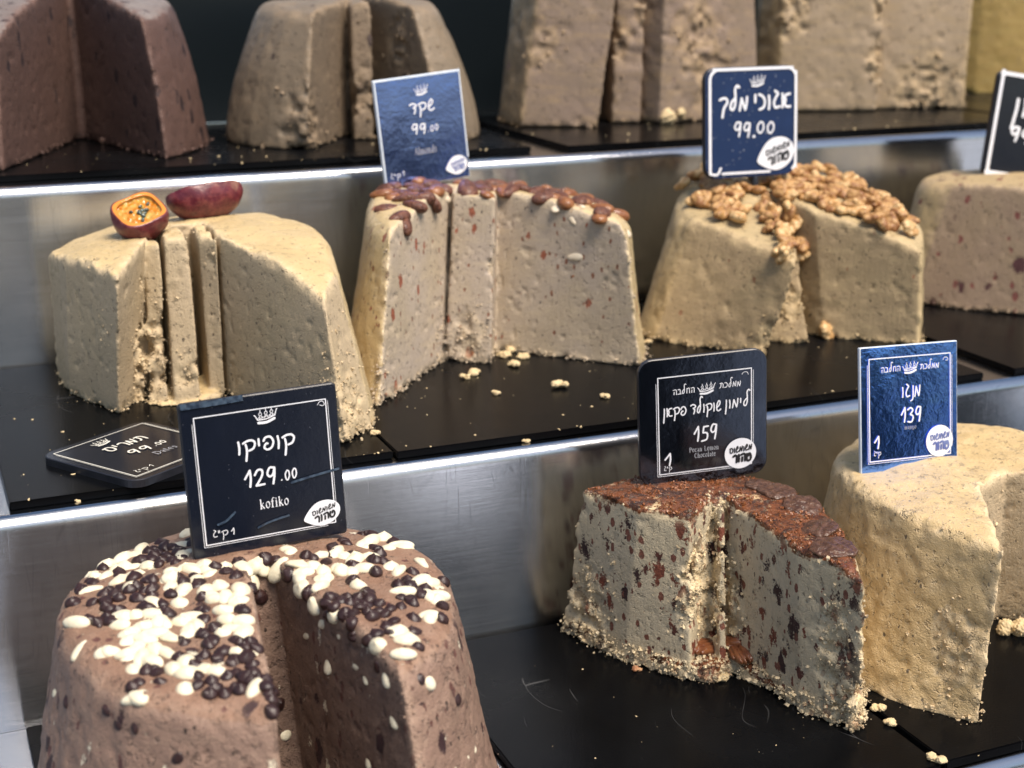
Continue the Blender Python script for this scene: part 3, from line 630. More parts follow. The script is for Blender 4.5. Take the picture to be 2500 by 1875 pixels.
# ------------------------------------------------------------------ almonds
def almond_mesh(mat): return sphere_mesh(mat, .0125, .0078, .0056, .28, 18, 12, .9)
AL_D, AL_O, AL_W = almond_mesh(M['almond_dark']), almond_mesh(M['almond_orange']), sphere_mesh(M['almond_white'], .0115, .0072, .0040, .25, 16, 10, flat=-.2)
AO = (800, 420)
strew([(225,135),(300,130),(215,185),(380,225),(550,210),(450,285),(505,330),(600,165),(665,180),(580,125),(330,118),(940,90),(980,95),(1060,80),(1180,85),(1210,62),(1150,120),(1250,110),(1300,92),(1350,90),(1310,130),(1400,130),(1450,110),(1370,160),(1640,180),(1720,200),(1790,205),(1850,215),(1480,160)], [AL_D], 'glazed_almond', G, 2.593, AO, .92, 1.08, .0006, .1, .6, seed=8)
strew([(425,158),(690,125),(1520,120),(1570,130),(1620,160),(1600,190),(1830,260),(1500,195),(1100,105),(1020,108)], [AL_O], 'glazed_almond', G, 2.593, AO, .88, 1.02, .0006, .1, .5, seed=9)
p, n = hit(G, 800 + 880 / 2.593, 420 + 140 / 2.593)
if p: child(G, 'glazed_almond', AL_D, p + Vector((0, -.002, .004)), Vector((.1, -.5, .8)).normalized(), 1.2, (1.25, 1.25, 1.3), 0)
strew([(1610,215),(1450,205),(755,158),(1905,380),(1570,525),(1545,283)], [AL_W], 'cut_almond', G, 2.593, AO, .55, .85, .0022, .1, .1, seed=10)
strew([(1570,530),(1480,745),(1575,625),(955,850),(930,1145)], [AL_O, AL_D], 'almond_piece', G, 2.593, AO, .45, .7, .0035, .1, .4, seed=11)

_r = random.Random(43); nfill = 0
for _ in range(500):
    x, y = _r.uniform(.40, .64), _r.uniform(1.17, 1.35)
    p, n, i, d = G['bvh'].ray_cast(Vector((x, y, z2 + .3)), Vector((0, 0, -1)))
    if p is None or n.z < .75 or p.z < z2 + .10 or (x < .50 and y < 1.25): continue
    child(G, 'glazed_almond', _r.choice([AL_D, AL_D, AL_O]), p, n, _r.uniform(0, 6.28), (.95, .95, _r.uniform(.7, .9)), .0006 - .002 * _r.random(), _r.gauss(0, .35)); nfill += 1
    if nfill > 34: break
# ------------------------------------------------------------------ walnuts
WN = [walnut_mesh(s, M['walnut'] if s % 3 else M['walnut_pale'], n=6 + s % 3) for s in range(7)]
strew([(500,185),(575,190),(640,175),(480,245),(560,260),(650,260),(530,320),(610,340),(700,285),(690,345),(755,355),(740,165),(800,205),(870,215),(920,160),(960,135),(1000,185),(930,260),(1040,130),(1100,115),(1130,185),(1050,225),(1100,260),(890,330),(960,320),(1010,345),(930,430),(985,430),(1030,475),(950,495),(1070,405),(1120,375),(1160,455),(1100,325),(1060,545),(1150,595),(1205,605),(1200,670),(1180,235),(1230,165),(1280,155),(1320,195),(1240,255),(1300,285),(1380,235),(1340,315),(1420,345),(1480,185),(1540,140),(1600,175),(1500,245),(1560,285),(1450,165),(1640,225),(1600,335),(1680,335),(1720,255),(1780,275),(1840,265),(1730,335),(1820,405),(1900,405),(1960,435),(1560,205),(1700,190),(1390,300),(1650,280)], WN, 'walnut_piece', Hh, 2.989, (1560, 400), .75, 1.0, -.004, .15, 1.1, seed=12)
_r = random.Random(41); nfill = 0
for _ in range(400):
    x, y = _r.uniform(.745, .925), _r.uniform(1.13, 1.345)
    p, n, i, d = Hh['bvh'].ray_cast(Vector((x, y, z2 + .3)), Vector((0, 0, -1)))
    if p is None or n.z < .55 or p.z < z2 + .07: continue
    child(Hh, 'walnut_piece', _r.choice(WN), p, n, _r.uniform(0, 6.28), tuple(_r.uniform(.85, 1.12) for _ in range(3)), -.004 - .004 * _r.random(), _r.gauss(0, .6)); nfill += 1
    if nfill > 95: break
# ------------------------------------------------------------------ pecans and melted chocolate on the lemon cake
def pecan_f(X, Y, Z):
    r = np.sqrt((X / .016) ** 2 + (Y / .0095) ** 2 + (Z / .006) ** 2); g = np.abs(np.sin(Y * 900 + np.sin(X * 200) * .8)) ** .5
    return (r - 1) * .006 + (1 - g) * .0012 + .0016 * np.exp(-(Y / .0012) ** 2)
PEC = blob_mesh(pecan_f, (.018, .012, .008), .0007, M['pecan'])
KO = (1320, 1100)
strew([(1040,1070),(880,1090),(1090,1130)], [PEC], 'pecan_nut', K, 2.2417, KO, .85, 1.0, -.003, .1, .3, seed=13)
MELT = simple('melted_chocolate', (.060, .027, .015), (.115, .055, .030), 240, .27, .0016, 300)
BLOOM = simple('sheeny_chocolate', (.035, .026, .026), (.09, .08, .08), 500, .22, .0012, 600, coat=.3)
def disc_mesh(mat, R, th, seed):
    r = np.random.default_rng(seed); ph = r.random(5) * 6.28
    def f(X, Y, Z):
        a = np.arctan2(Y, X); rr = R * (1 + .05 * np.sin(3 * a + ph[0]) + .04 * np.sin(5 * a + ph[1]) + .02 * np.sin(11 * a + ph[2]))
        q = np.hypot(X, Y) - rr; w = np.abs(Z + .9 * (X * X + Y * Y) / R * .12 - .0007 * np.sin(X * 500 + ph[3] + 2 * np.sin(Y * 300)) * np.cos(Y * 430 + ph[4])) - th
        return smax(q, w, th * 1.3)
    return blob_mesh(f, (R * 1.25, R * 1.25, th * 2.4), .0009, mat)
for i, (x, y, R, mt) in enumerate([(408, 158, .0135, BLOOM), (505, 100, .008, BLOOM), (1600, 530, .0165, MELT), (1520, 425, .0150, MELT), (1435, 305, .0150, MELT), (1290, 220, .0155, MELT), (1190, 190, .011, MELT)]):
    p, n = hit(K, KO[0] + x / 2.2417, KO[1] + y / 2.2417)
    if p: child(K, 'melted_chocolate_disc', disc_mesh(mt, R, .0016, i), p, n, 0, (1, 1, 1), -.0012)

# ------------------------------------------------------------------ passion fruit
def fruit_mat():
    b = NB('passion_fruit'); v = b.coord('Object'); R, Gc, B = b.attr()[:3]
    skin = b.mix(b.ramp(b.noise(v, 130, 5, .7), .4, .66), (.085, .006, .014, 1), (.17, .032, .034, 1))
    skin = b.mix(b.ramp(b.noise(v, 55, 3), .58, .72, 0, .6), skin, (.36, .20, .13, 1))
    sp = b.ramp(b.vor(v, 420), .0, .2, 1, 0); skin = b.mix(b.math('MULTIPLY', sp, .5), skin, (.42, .20, .16, 1))
    pulp = b.mix(b.ramp(b.noise(b.warp(v, 120, .004), 190, 4, .6), .38, .62), (.50, .16, .008, 1), (.52, .34, .08, 1))
    base = b.mix(R, skin, pulp); base = b.mix(Gc, base, (.72, .25, .04, 1))
    rough = b.mix(R, (.38,) * 3, (.12,) * 3)
    return b.out(base, rough, b.bump(b.noise(v, 260, 3, .7), .0008, .5), Coat_Weight=.2)
FM = fruit_mat()
def fruit(rx, ry, rz, nrm, off, inner=.80, pulp=.0035, ang=0, sq=0):
    nv = np.array(nrm, float); nv /= np.linalg.norm(nv); e1 = np.cross(nv, (0, 0, 1)); e1 /= np.linalg.norm(e1); e2 = np.cross(nv, e1); e1, e2 = e1 * math.cos(sq) + e2 * math.sin(sq), -e1 * math.sin(sq) + e2 * math.cos(sq)
    def el(X, Y, Z, k=1.):
        if sq:
            c = np.abs(X * nv[0] + Y * nv[1] + Z * nv[2]) / rz; a = np.abs(X * e1[0] + Y * e1[1] + Z * e1[2]) / rx; b = np.abs(X * e2[0] + Y * e2[1] + Z * e2[2]) / ry
            w = np.clip((X * nv[0] + Y * nv[1] + Z * nv[2]) / rz + .6, 0, 1); p = 2 + 1.8 * w
            return (((a ** p + b ** p) ** (2 / p) + c * c) ** .5 * (1 + .06 * w) - k) * rz
        return (np.sqrt((X / rx) ** 2 + (Y / ry) ** 2 + (Z / rz) ** 2) - k) * min(rx, ry, rz)
    def f(X, Y, Z):
        q = X * nv[0] + Y * nv[1] + Z * nv[2] - off + ang * (np.abs(X) - rx * .35) * .35
        body = smax(el(X, Y, Z), q, .0012); hol = smax(el(X, Y, Z, inner), -(q + pulp + .0008 * np.sin(X * 900) * np.sin(Y * 800)), .0008)
        return smax(body, -hol, .0012) + .0004 * np.sin(X * 300 + 1) * np.cos(Z * 260)
    def mask(V):
        X, Y, Z = V.T; e = el(X, Y, Z); q = X * nv[0] + Y * nv[1] + Z * nv[2] - off + ang * (np.abs(X) - rx * .35) * .35
        s = np.clip((-e - .0009) / .0005, 0, 1); c = s * np.clip((q + .0016) / .001, 0, 1); o = np.zeros((len(V), 3)); o[:, 0] = s; o[:, 1] = c; return o
    return blob_mesh(f, (rx * 1.05, ry * 1.05, rz * 1.05), .0008, FM, mask)
def put_fruit(px, py, me, lift, rot, label):
    q = on_z(px, py, z2 + .135); p = F['bvh'].ray_cast(Vector((q.x, q.y, z2 + .3)), Vector((0, 0, -1)))[0] or q; root = empty('passion_fruit', p + Vector((0, 0, lift)), rot); tag(root, label, 'passion fruit', 'passion fruit on the plain halva')
    link('fruit_flesh', me, parent=root); return root
f1 = put_fruit(345, 575, fruit(.0215, .0205, .0215, (-.12, -.50, .86), .0070, sq=.55), .0175, (0, 0, 0), 'quarter of a passion fruit with its orange seedy pulp showing')
seedm = sphere_mesh(M['seed'], .0024, .0017, .0012, 0, 10, 7)
rr = random.Random(5); nv = Vector((-.12, -.50, .86)).normalized(); u = nv.orthogonal().normalized(); w_ = nv.cross(u)
for i in range(11):
    a, r = rr.random() * 6.28, math.sqrt(rr.random()) * .0115
    s = bpy.data.objects.new('seed', seedm); col.objects.link(s); s.parent = f1; s.location = u * r * math.cos(a) + w_ * r * math.sin(a); s.location += nv * (.0070 - .0035 + .0005)
    s.rotation_euler = (rr.random(), rr.random(), rr.random() * 6)
f1.scale = (1.08,) * 3
f2 = put_fruit(503, 545, fruit(.0345, .023, .0235, (0, .35, .93), .0045, pulp=.002), .0195, (rad(-6), rad(-5), rad(6)), 'long piece of passion fruit lying with its dark red skin towards us')

# ------------------------------------------------------------------ crumbs
CR_M = [crumb_mesh(M['crumb'], s) for s in range(5)]; CRB = [crumb_mesh(M['crumb_brown'], s + 9) for s in range(3)]
CR_T = [np.array([v.co[:] for v in m.vertices]) for m in CR_M]; CR_F = [np.array([p.vertices[:] for p in m.polygons]) for m in CR_M]
def crumb_cloud(name, pts, mat, parent=None, label=None, cat=None, origin=Vector((0, 0, 0)), seed=1):
    r = np.random.default_rng(seed); V = []; Fc = []; n = 0
    for (x, y, z, s) in pts:
        k = r.integers(5); a = r.random() * 6.28; c, sn = math.cos(a), math.sin(a); T = CR_T[k] * s * np.array([r.uniform(.7, 1.4), r.uniform(.7, 1.2), r.uniform(.6, 1)])
        T = np.stack([T[:, 0] * c - T[:, 1] * sn, T[:, 0] * sn + T[:, 1] * c, T[:, 2]], 1) + np.array([x, y, z]) - np.array(origin)
        V.append(T); Fc.append(CR_F[k] + n); n += len(T)
    me = np_mesh(np.concatenate(V), np.concatenate(Fc)); me.shade_flat(); o = link(name, me, mat, parent); tag(o, label, cat, kind='stuff'); return o
def skirt(ck, n, smax_, mat=None, seed=1, zr=.004):
    """crumbs sticking to the foot of a cake"""
    rng = np.random.default_rng(seed); me = ck['body'].data; co = np.empty(len(me.vertices) * 3, np.float32); me.vertices.foreach_get('co', co); co = co.reshape(-1, 3)
    nn = np.empty(len(me.vertices) * 3, np.float32); me.vertex_normals.foreach_get('vector', nn); nn = nn.reshape(-1, 3)
    low = np.where((co[:, 2] < zr) & (co[:, 2] > .0005) & (np.abs(nn[:, 2]) < .9) & (co[:, 1] < .06))[0]; pick = rng.choice(low, n); pts = []
    for i in pick:
        s = smax_ * rng.random() ** 2.2 + .5; o = nn[i, :2] * rng.exponential(.0022); pts.append((co[i, 0] + o[0], co[i, 1] + o[1], .0004 * s, s))
    crumb_cloud('crumbs', pts, mat or M['crumb'], ck['root'], seed=seed)
CR1 = []
for s_ in range(7):
    rr = random.Random(s_); bm = bmesh.new(); bmesh.ops.create_cube(bm, size=.0014)
    if s_ > 3: bmesh.ops.subdivide_edges(bm, edges=bm.edges[:], cuts=1, use_grid_fill=True)
    for v in bm.verts: v.co += Vector([rr.uniform(-.00034, .00034) for _ in range(3)])
    bmesh.ops.triangulate(bm, faces=bm.faces[:])
    CR1.append((np.array([v.co[:] for v in bm.verts]), np.array([[x.index for x in f.verts] for f in bm.faces]))); bm.free()
def stick(ck, n, smax_, edge=1., foot=1., tear=6., mat=None, seed=1, zr=.006, top=0):
    """crumbs clinging to cut edges, torn places and the foot of a cake"""
    rng = np.random.default_rng(seed + 50); V = ck['V']; W = edge * ck['me'] ** 2 * (V[:, 2] > .01) * (1 - .6 * ck['mt']) + foot * 3 * (V[:, 2] < zr)
    for (tx, ty, tz, tr) in ck['tears']: W = W + tear * np.exp(-((V[:, 0] - tx) ** 2 + (V[:, 1] - ty) ** 2) / tr ** 2 - (V[:, 2] - tz) ** 2 / (tr * 1.5) ** 2)
    if top: W = top * ck['mt'] * (.15 + np.clip(np.sin(V[:, 0] * 210) + np.sin(V[:, 1] * 170 + 1) + .3, 0, 2))
    W[V[:, 2] < .0004] = 0; me = ck['body'].data
    nn = np.empty(len(V) * 3, np.float32); me.vertex_normals.foreach_get('vector', nn); nn = nn.reshape(-1, 3)
    W = W * (nn[:, 1] < .45); pick = rng.choice(len(V), n, p=W / W.sum()); Vs = []; Fs = []; m = 0
    for i in pick:
        s = .3 + smax_ * .8 * rng.random() ** 3.5; B, Fc = CR1[rng.integers(7)]; a = rng.random() * 6.28; c_, s_ = math.cos(a), math.sin(a)
        T = B @ np.linalg.qr(rng.normal(size=(3, 3)))[0] * s * rng.uniform(.7, 1.3, 3); T = np.stack([T[:, 0] * c_ - T[:, 1] * s_, T[:, 0] * s_ + T[:, 1] * c_, T[:, 2]], 1)
        p = V[i] - nn[i] * .00015 * s + rng.normal(0, .0006, 3); p[2] = max(p[2], .0004 * s)
        if V[i, 2] < zr: p[:2] += nn[i, :2] * rng.exponential(.0016)
        Vs.append(T + p); Fs.append(Fc + m); m += len(B)
    me2 = np_mesh(np.concatenate(Vs), np.concatenate(Fs)); me2.shade_flat(); a_ = me2.color_attributes.new('m', 'FLOAT_COLOR', 'POINT'); b_ = np.tile(np.array([1, 0, .8, 0], np.float32), len(me2.vertices)); a_.data.foreach_set('color', b_); o = link('crumbs', me2, mat or ck['body'].data.materials[0], ck['root']); o['kind'] = 'stuff'; return o
stick(F, 2200, 1.5, edge=.4, foot=.6, seed=1); stick(G, 1800, 1.7, edge=.4, foot=.6, seed=2); stick(Hh, 1400, 1.7, edge=.3, seed=3); stick(I, 400, 1.9, edge=.2, seed=4)
stick(K, 6000, 1.7, edge=.6, foot=1.3, tear=3.5, seed=5, zr=.016); stick(K, 2600, 1.3, top=1, mat=M['crust'], seed=25, foot=0); stick(L, 1500, 1.5, edge=.5, seed=6); stick(J, 900, 1.5, edge=.8, foot=.2, tear=0, seed=11)
stick(A, 300, 1.9, edge=.1, seed=7); stick(Bc, 400, 2.6, edge=.2, seed=8); stick(C, 450, 3.2, edge=.3, seed=9); stick(Dd, 450, 3.6, edge=.2, seed=10)
def slate_crumbs(label, x0, x1, y0, y1, z, n, s, seed):
    r = np.random.default_rng(seed); pts = [(r.uniform(x0, x1), r.uniform(y0, y1), z + .0003, s * r.random() ** 3 + .22) for _ in range(n)]
    # a few gather along the front edge
    pts += [(r.uniform(x0, x1), y0 - abs(r.normal(0, .003)) + .001, z + .0003, s * r.random() ** 2 + .3) for _ in range(n // 5)]
    crumb_cloud('crumbs', pts, M['crumb'], None, label, 'crumbs', seed=seed)
slate_crumbs('tiny pale crumbs scattered over the middle shelf slates', .06, .89, 1.018, 1.25, z2, 150, 1.0, 31)
slate_crumbs('tiny pale crumbs scattered over the lowest shelf slates', .06, .75, .700, .95, z3, 90, .8, 32)
slate_crumbs('tiny pale crumbs scattered over the top shelf slates', .05, 1.25, 1.41, 1.55, z1, 90, 1.6, 33)

def lumpy(r, seed):
    g = np.random.default_rng(seed); k = g.normal(size=(10, 3)) * 7 / r; ph = g.random(10) * 6.28
    return lambda X, Y, Z: sum(np.abs(np.sin(k[i, 0] * X + k[i, 1] * Y + k[i, 2] * Z + ph[i])) for i in range(10)) / 10 - .64
def lone(name, px, py, z, r, label, mat='crumb', group='loose halva crumbs on the slates', cat='crumb', seed=0, flat=.6):
    p = on_z(px, py, z); sd = np.random.default_rng(seed + 77)
    cs = sd.uniform(-.55, .55, (7, 3)) * r; cs[:, 2] *= flat * .6; rs = sd.uniform(.28, .55, 7) * r; lum = lumpy(r, seed)
    def f(X, Y, Z):
        D = np.full(X.shape, 1.)
        for c, q in zip(cs, rs): D = smin(D, np.sqrt((X - c[0]) ** 2 + (Y - c[1]) ** 2 + ((Z - c[2]) / flat) ** 2) - q, r * .12)
        return D + r * .55 * lum(X, Y, Z)
    me = blob_mesh(f, (r * 1.2, r * 1.2, r), r / 13, M[mat] if isinstance(mat, str) else mat)
    zs = min(v.co.z for v in me.vertices); me.shade_flat()
    o = link(name, me); o.location = (p.x, p.y, z - zs * .8); o.rotation_euler[2] = sd.random() * 6; tag(o, label, cat, group); return o
g2 = lambda x, y: (800 + x / 2.593, 420 + y / 2.593)
lone('halva_crumb', *g2(935, 1280), z2, .0072, 'pale crumb on the slate below the upright slab of almond halva', seed=1)
lone('halva_crumb', *g2(875, 1305), z2, .0052, 'small crumb touching the left end of a longer crumb below the almond slab', seed=2)
lone('halva_crumb', *g2(1115, 1170), z2, .0082, 'flat crumb closest to the foot of the almond halva slab', seed=3)
lone('halva_crumb', *g2(1165, 1138), z2, .0078, 'pale crumb against the foot of the large almond halva face', seed=4)
lone('halva_crumb', *g2(1240, 1180), z2, .0065, 'rounded crumb at the right of the crumb cluster by the almond halva', seed=5)
lone('halva_crumb', *g2(1180, 1228), z2, .0085, 'long crumb lying frontmost in the cluster by the almond halva', seed=6)
lone('halva_crumb', *g2(1475, 1365), z2, .0092, 'largest lone crumb in the middle of the wide slate', seed=7)
lone('halva_crumb', *g2(1072, 1408), z2, .0042, 'small round crumb on the open slate between two cards', seed=8)
lone('halva_crumb', *g2(1755, 1430), z2, .0050, 'curled crumb on the slate left of the pecan price card', seed=9)
lone('halva_crumb', *g2(2030, 1085), z2, .0060, 'round crumb between the almond halva and the walnut halva', seed=10)
lone('halva_crumb', 916, 1062, z2, .0048, 'pinkish crumb lying over the joint of two slates', mat='crumb', seed=11)
lone('halva_crumb', 1757, 1660, z3, .0082, 'pale crumb fallen in front of the pecan lemon halva', seed=12)
lone('halva_crumb', 1553, 1637, z3, .0045, 'reddish brown crumb on the slate before the pecan lemon halva', mat='crumb_brown', seed=13)
lone('halva_crumb', 2143, 1735, z3, .0062, 'crumb with a brown fleck at the back of the gap between front slates', seed=14)
lone('halva_crumb', 2176, 1768, z3, .0055, 'crumb halfway along the gap between the two front slates', seed=15)
lone('halva_crumb', 2287, 1858, z3, .0065, 'crumb at the front end of the gap between the two front slates', seed=16)
lone('halva_crumb', 1285, 1080, S2, .0040, 'crumb on the steel lip in front of the wide slate', seed=17)
lone('halva_crumb', 1408, 1051, S2, .0048, 'crumb on the steel lip beside the pecan price card', seed=18)
lone('halva_crumb', 191, 1226, S2, .0030, 'crumb on the steel lip below the card lying flat', seed=19)
lone('halva_chunk', 1632, 300, z1, .020, 'crumbly chunk of halva at the foot of the tall mauve cake', cat='halva chunk', group='loose halva chunks', seed=20, flat=.95)
lone('halva_chunk', 2476, 1555, z3, .014, 'broken golden lump of halva beside the mango halva, lower of two', cat='halva chunk', group='loose halva chunks', seed=21, flat=.9)
lone('halva_chunk', 2472, 1490, z3, .020, 'broken heap of halva in the notch of the mango halva', cat='halva chunk', group='loose halva chunks', seed=22, flat=1.)
lone('halva_chunk', 1178, 812, z2, .015, 'broken lump of halva at the foot of the almond halva cut', cat='halva chunk', group='loose halva chunks', seed=23, flat=.9)
p = on_z(2015, 828, z2); o = link('walnut_piece', WN[3]); o.location = p + Vector((0, 0, .007)); o.scale = (1.0, 1.0, 1.0); o.rotation_euler = (rad(60), 0, .3)
tag(o, 'curled walnut piece lying on the slate in front of the walnut halva', 'walnut', None)

# ------------------------------------------------------------------ lettering drawn with a pen
GLY = {
 'q': (.95, [[(0,.85),(.35,1),(.75,1),(.95,.75),(.8,.35),(.45,.2)], [(.2,.72),(.26,.2),(.14,-.6)]]),
 'v': (.30, [[(.12,1),(.17,.5),(.12,0)]]), 'y': (.28, [[(.12,1.02),(.12,.5)]]),
 'p': (.88, [[(.03,.75),(.2,1),(.6,1.02),(.82,.6),(.65,.15),(.3,0),(.05,.2),(.2,.5),(.34,.5)]]),
 'm': (.80, [[(.0,0),(.10,.5),(.2,1)], [(.2,1),(.38,.5),(.56,.05)], [(.56,.05),(.68,.5),(.74,1.1)]]),
 'l': (.78, [[(.92,1.9),(.7,2.02),(.52,1.7),(.55,1.1),(.52,.45),(.32,.02),(.08,.12),(.12,.55),(.42,.9)]]),
 'N': (.40, [[(.34,1),(.34,.4),(.28,-.3),(.0,-.5)]]), 'n': (.34, [[(.22,1),(.2,.3),(.08,-.75)]]),
 'g': (.62, [[(.22,1.3),(.5,1.08),(.32,.85),(.12,.45),(.25,.05),(.65,.12)]]),
 'w': (.78, [[(.10,.40),(.5,.75),(.62,1.1),(.42,1.28),(.13,.8),(.10,.2),(.38,0),(.72,.18)]]),
 'd': (.80, [[(.0,.95),(.35,1.08),(.7,.95),(.74,.72),(.42,.6),(.62,.4),(.56,.1),(.46,-.1)]]),
 'a': (.90, [[(.1,1.02),(.14,.5),(.1,0)], [(.82,1),(.45,.92),(.34,.72),(.42,.55)], [(.42,.55),(.34,.25),(.5,.05),(.86,.04)]]),
 'z': (.62, [[(.0,1.1),(.35,.95),(.56,.6),(.45,.15),(.05,-.02)]]),
 'K': (.80, [[(.0,.88),(.3,1),(.65,.95),(.72,.6),(.4,.15),(.25,-.6)]]), 'k': (.75, [[(.1,1),(.5,1),(.7,.6),(.5,.1),(.05,0)]]),
 't': (.88, [[(.1,1),(.5,1.06),(.8,.8),(.8,0)], [(.34,.95),(.30,.3),(.05,.02)]]),
 'h': (.82, [[(.05,.95),(.5,1.05),(.75,.85),(.75,0)], [(.25,.55),(.2,0)]]), 'H': (.80, [[(.1,0),(.15,1)], [(.15,.95),(.55,1.05),(.7,.8),(.7,0)]]),
 'b': (.78, [[(.1,1),(.5,1),(.6,.6),(.55,.06)], [(.0,.05),(.78,.05)]]), 'r': (.74, [[(.05,.9),(.4,1.05),(.68,.8),(.64,0)]]),
 'M': (.88, [[(.0,.95),(.5,1.05),(.8,.7),(.7,.1),(.3,0),(.1,.3),(.15,.85)]]), 'T': (.88, [[(.1,1),(.05,.4),(.2,0),(.6,0),(.82,.4),(.7,.9),(.48,1.02),(.4,.72)]]),
 '"': (.40, [[(.08,1.15),(.1,.8)], [(.26,1.15),(.28,.8)]]), ' ': (.5, []), '.': (.28, [[(.1,.03),(.12,.05)]]),
 '1': (.46, [[(.0,.52),(.36,1)], [(.36,1),(.38,.5),(.30,0)]]),
 '2': (.62, [[(.0,.72),(.22,1),(.5,.95),(.46,.6),(.05,.06)], [(.05,.06),(.6,.08)]]),
 '3': (.62, [[(.0,.88),(.3,1),(.52,.82),(.25,.55)], [(.25,.55),(.55,.38),(.4,.03),(.0,.05)]]),
 '5': (.62, [[(.6,1),(.2,.98)], [(.2,.98),(.12,.58)], [(.12,.58),(.5,.5),(.45,.1),(.0,.0)]]),
 '9': (.60, [[(.5,.95),(.2,.98),(.02,.65),(.15,.45),(.38,.55),(.52,.95)], [(.52,.95),(.48,.5),(.36,-.02)]]),
 '0': (.56, [[(.24,1),(.03,.6),(.1,.1),(.3,.02),(.48,.45),(.42,.9),(.24,1)]]),
 'o': (.50, [[(.22,.78),(.03,.5),(.08,.1),(.25,.02),(.42,.35),(.38,.7),(.22,.78)]]),
}
# roman letters with thick stems (w=1) and thin curves (w=.45)
SER = {
 'k': (.56, [(1,[(.1,0),(.1,1.5)]),(.5,[(.0,0),(.22,0)]),(.5,[(0,1.48),(.1,1.5)]),(.5,[(.12,.42),(.42,.95)]),(1,[(.2,.55),(.50,0)])]),
 'o': (.56, [(1,[(.05,.5),(.1,.15),(.26,0)]),(.5,[(.26,0),(.42,.12),(.49,.5)]),(1,[(.49,.5),(.42,.9),(.26,1)]),(.5,[(.26,1),(.1,.85),(.05,.5)])]),
 'f': (.38, [(1,[(.14,0),(.14,1.2)]),(.6,[(.14,1.2),(.22,1.5),(.4,1.45)]),(.5,[(0,.95),(.32,.95)]),(.5,[(.03,0),(.26,0)])]),
 'i': (.28, [(1,[(.12,0),(.12,1)]),(.5,[(0,0),(.24,0)]),(1,[(.12,1.32),(.12,1.36)])]),
 'P': (.62, [(1,[(.1,0),(.1,1.4)]),(.5,[(0,0),(.24,0)]),(.5,[(.0,1.4),(.35,1.4)]),(1,[(.35,1.4),(.56,1.1),(.36,.72)]),(.5,[(.36,.72),(.1,.7)])]),
 'e': (.50, [(.5,[(.06,.55),(.44,.58)]),(.6,[(.44,.58),(.4,.95),(.25,1)]),(1,[(.25,1),(.06,.75),(.06,.3),(.25,.02)]),(.5,[(.25,.02),(.44,.15)])]),
 'c': (.48, [(.7,[(.42,.85),(.26,1)]),(1,[(.26,1),(.06,.75),(.06,.3),(.25,.02)]),(.5,[(.25,.02),(.44,.15)])]),
 'a': (.50, [(.6,[(.06,.85),(.22,1),(.36,.85)]),(1,[(.36,.85),(.36,.1),(.46,0)]),(.6,[(.36,.55),(.08,.35),(.14,.03),(.36,.2)])]),
 'n': (.60, [(1,[(.1,0),(.1,1)]),(.5,[(.1,.8),(.3,1),(.44,.8)]),(1,[(.44,.8),(.44,0)]),(.5,[(0,0),(.2,0)]),(.5,[(.34,0),(.56,0)])]),
 'm': (.90, [(1,[(.1,0),(.1,1)]),(.5,[(.1,.8),(.28,1),(.42,.8)]),(1,[(.42,.8),(.42,0)]),(.5,[(.42,.8),(.6,1),(.74,.8)]),(1,[(.74,.8),(.74,0)]),(.5,[(0,0),(.2,0)]),(.5,[(.64,0),(.86,0)])]),
 'L': (.58, [(1,[(.1,0),(.1,1.4)]),(.5,[(0,1.4),(.22,1.4)]),(.5,[(0,0),(.5,0)]),(.5,[(.5,0),(.53,.3)])]),
 'C': (.68, [(.5,[(.58,1.1),(.36,1.42)]),(1,[(.36,1.42),(.08,1.1),(.08,.35),(.35,0)]),(.5,[(.35,0),(.6,.25)])]),
 'h': (.60, [(1,[(.1,0),(.1,1.5)]),(.5,[(.1,.8),(.3,1),(.44,.8)]),(1,[(.44,.8),(.44,0)]),(.5,[(0,0),(.2,0)]),(.5,[(.34,0),(.56,0)])]),
 'l': (.28, [(1,[(.12,0),(.12,1.5)]),(.5,[(0,0),(.24,0)])]), 't': (.36, [(1,[(.14,1.3),(.14,.15),(.24,0)]),(.5,[(0,.97),(.3,.97)])]),
 'D': (.72, [(1,[(.1,0),(.1,1.4)]),(.5,[(0,1.4),(.32,1.4)]),(1,[(.32,1.4),(.62,1.05),(.62,.35),(.32,0)]),(.5,[(.32,0),(0,0)])]),
 's': (.42, [(.6,[(.36,.85),(.2,1),(.06,.8)]),(1,[(.06,.8),(.34,.35)]),(.6,[(.34,.35),(.2,0),(.03,.15)])]),
 'A': (.72, [(.5,[(.05,0),(.34,1.42)]),(1,[(.34,1.42),(.62,0)]),(.5,[(.16,.5),(.5,.5)])]),
 'd': (.58, [(1,[(.44,0),(.44,1.5)]),(.6,[(.44,.8),(.25,1),(.07,.6)]),(1,[(.07,.6),(.1,.1),(.25,0)]),(.5,[(.25,0),(.44,.2)])]),
 'g': (.54, [(.8,[(.24,1),(.06,.7),(.22,.4),(.40,.7),(.24,1)]),(.7,[(.15,.4),(.1,.15),(.42,.1),(.4,-.3),(.08,-.3),(.12,.0)])]), ' ': (.35, []),
}
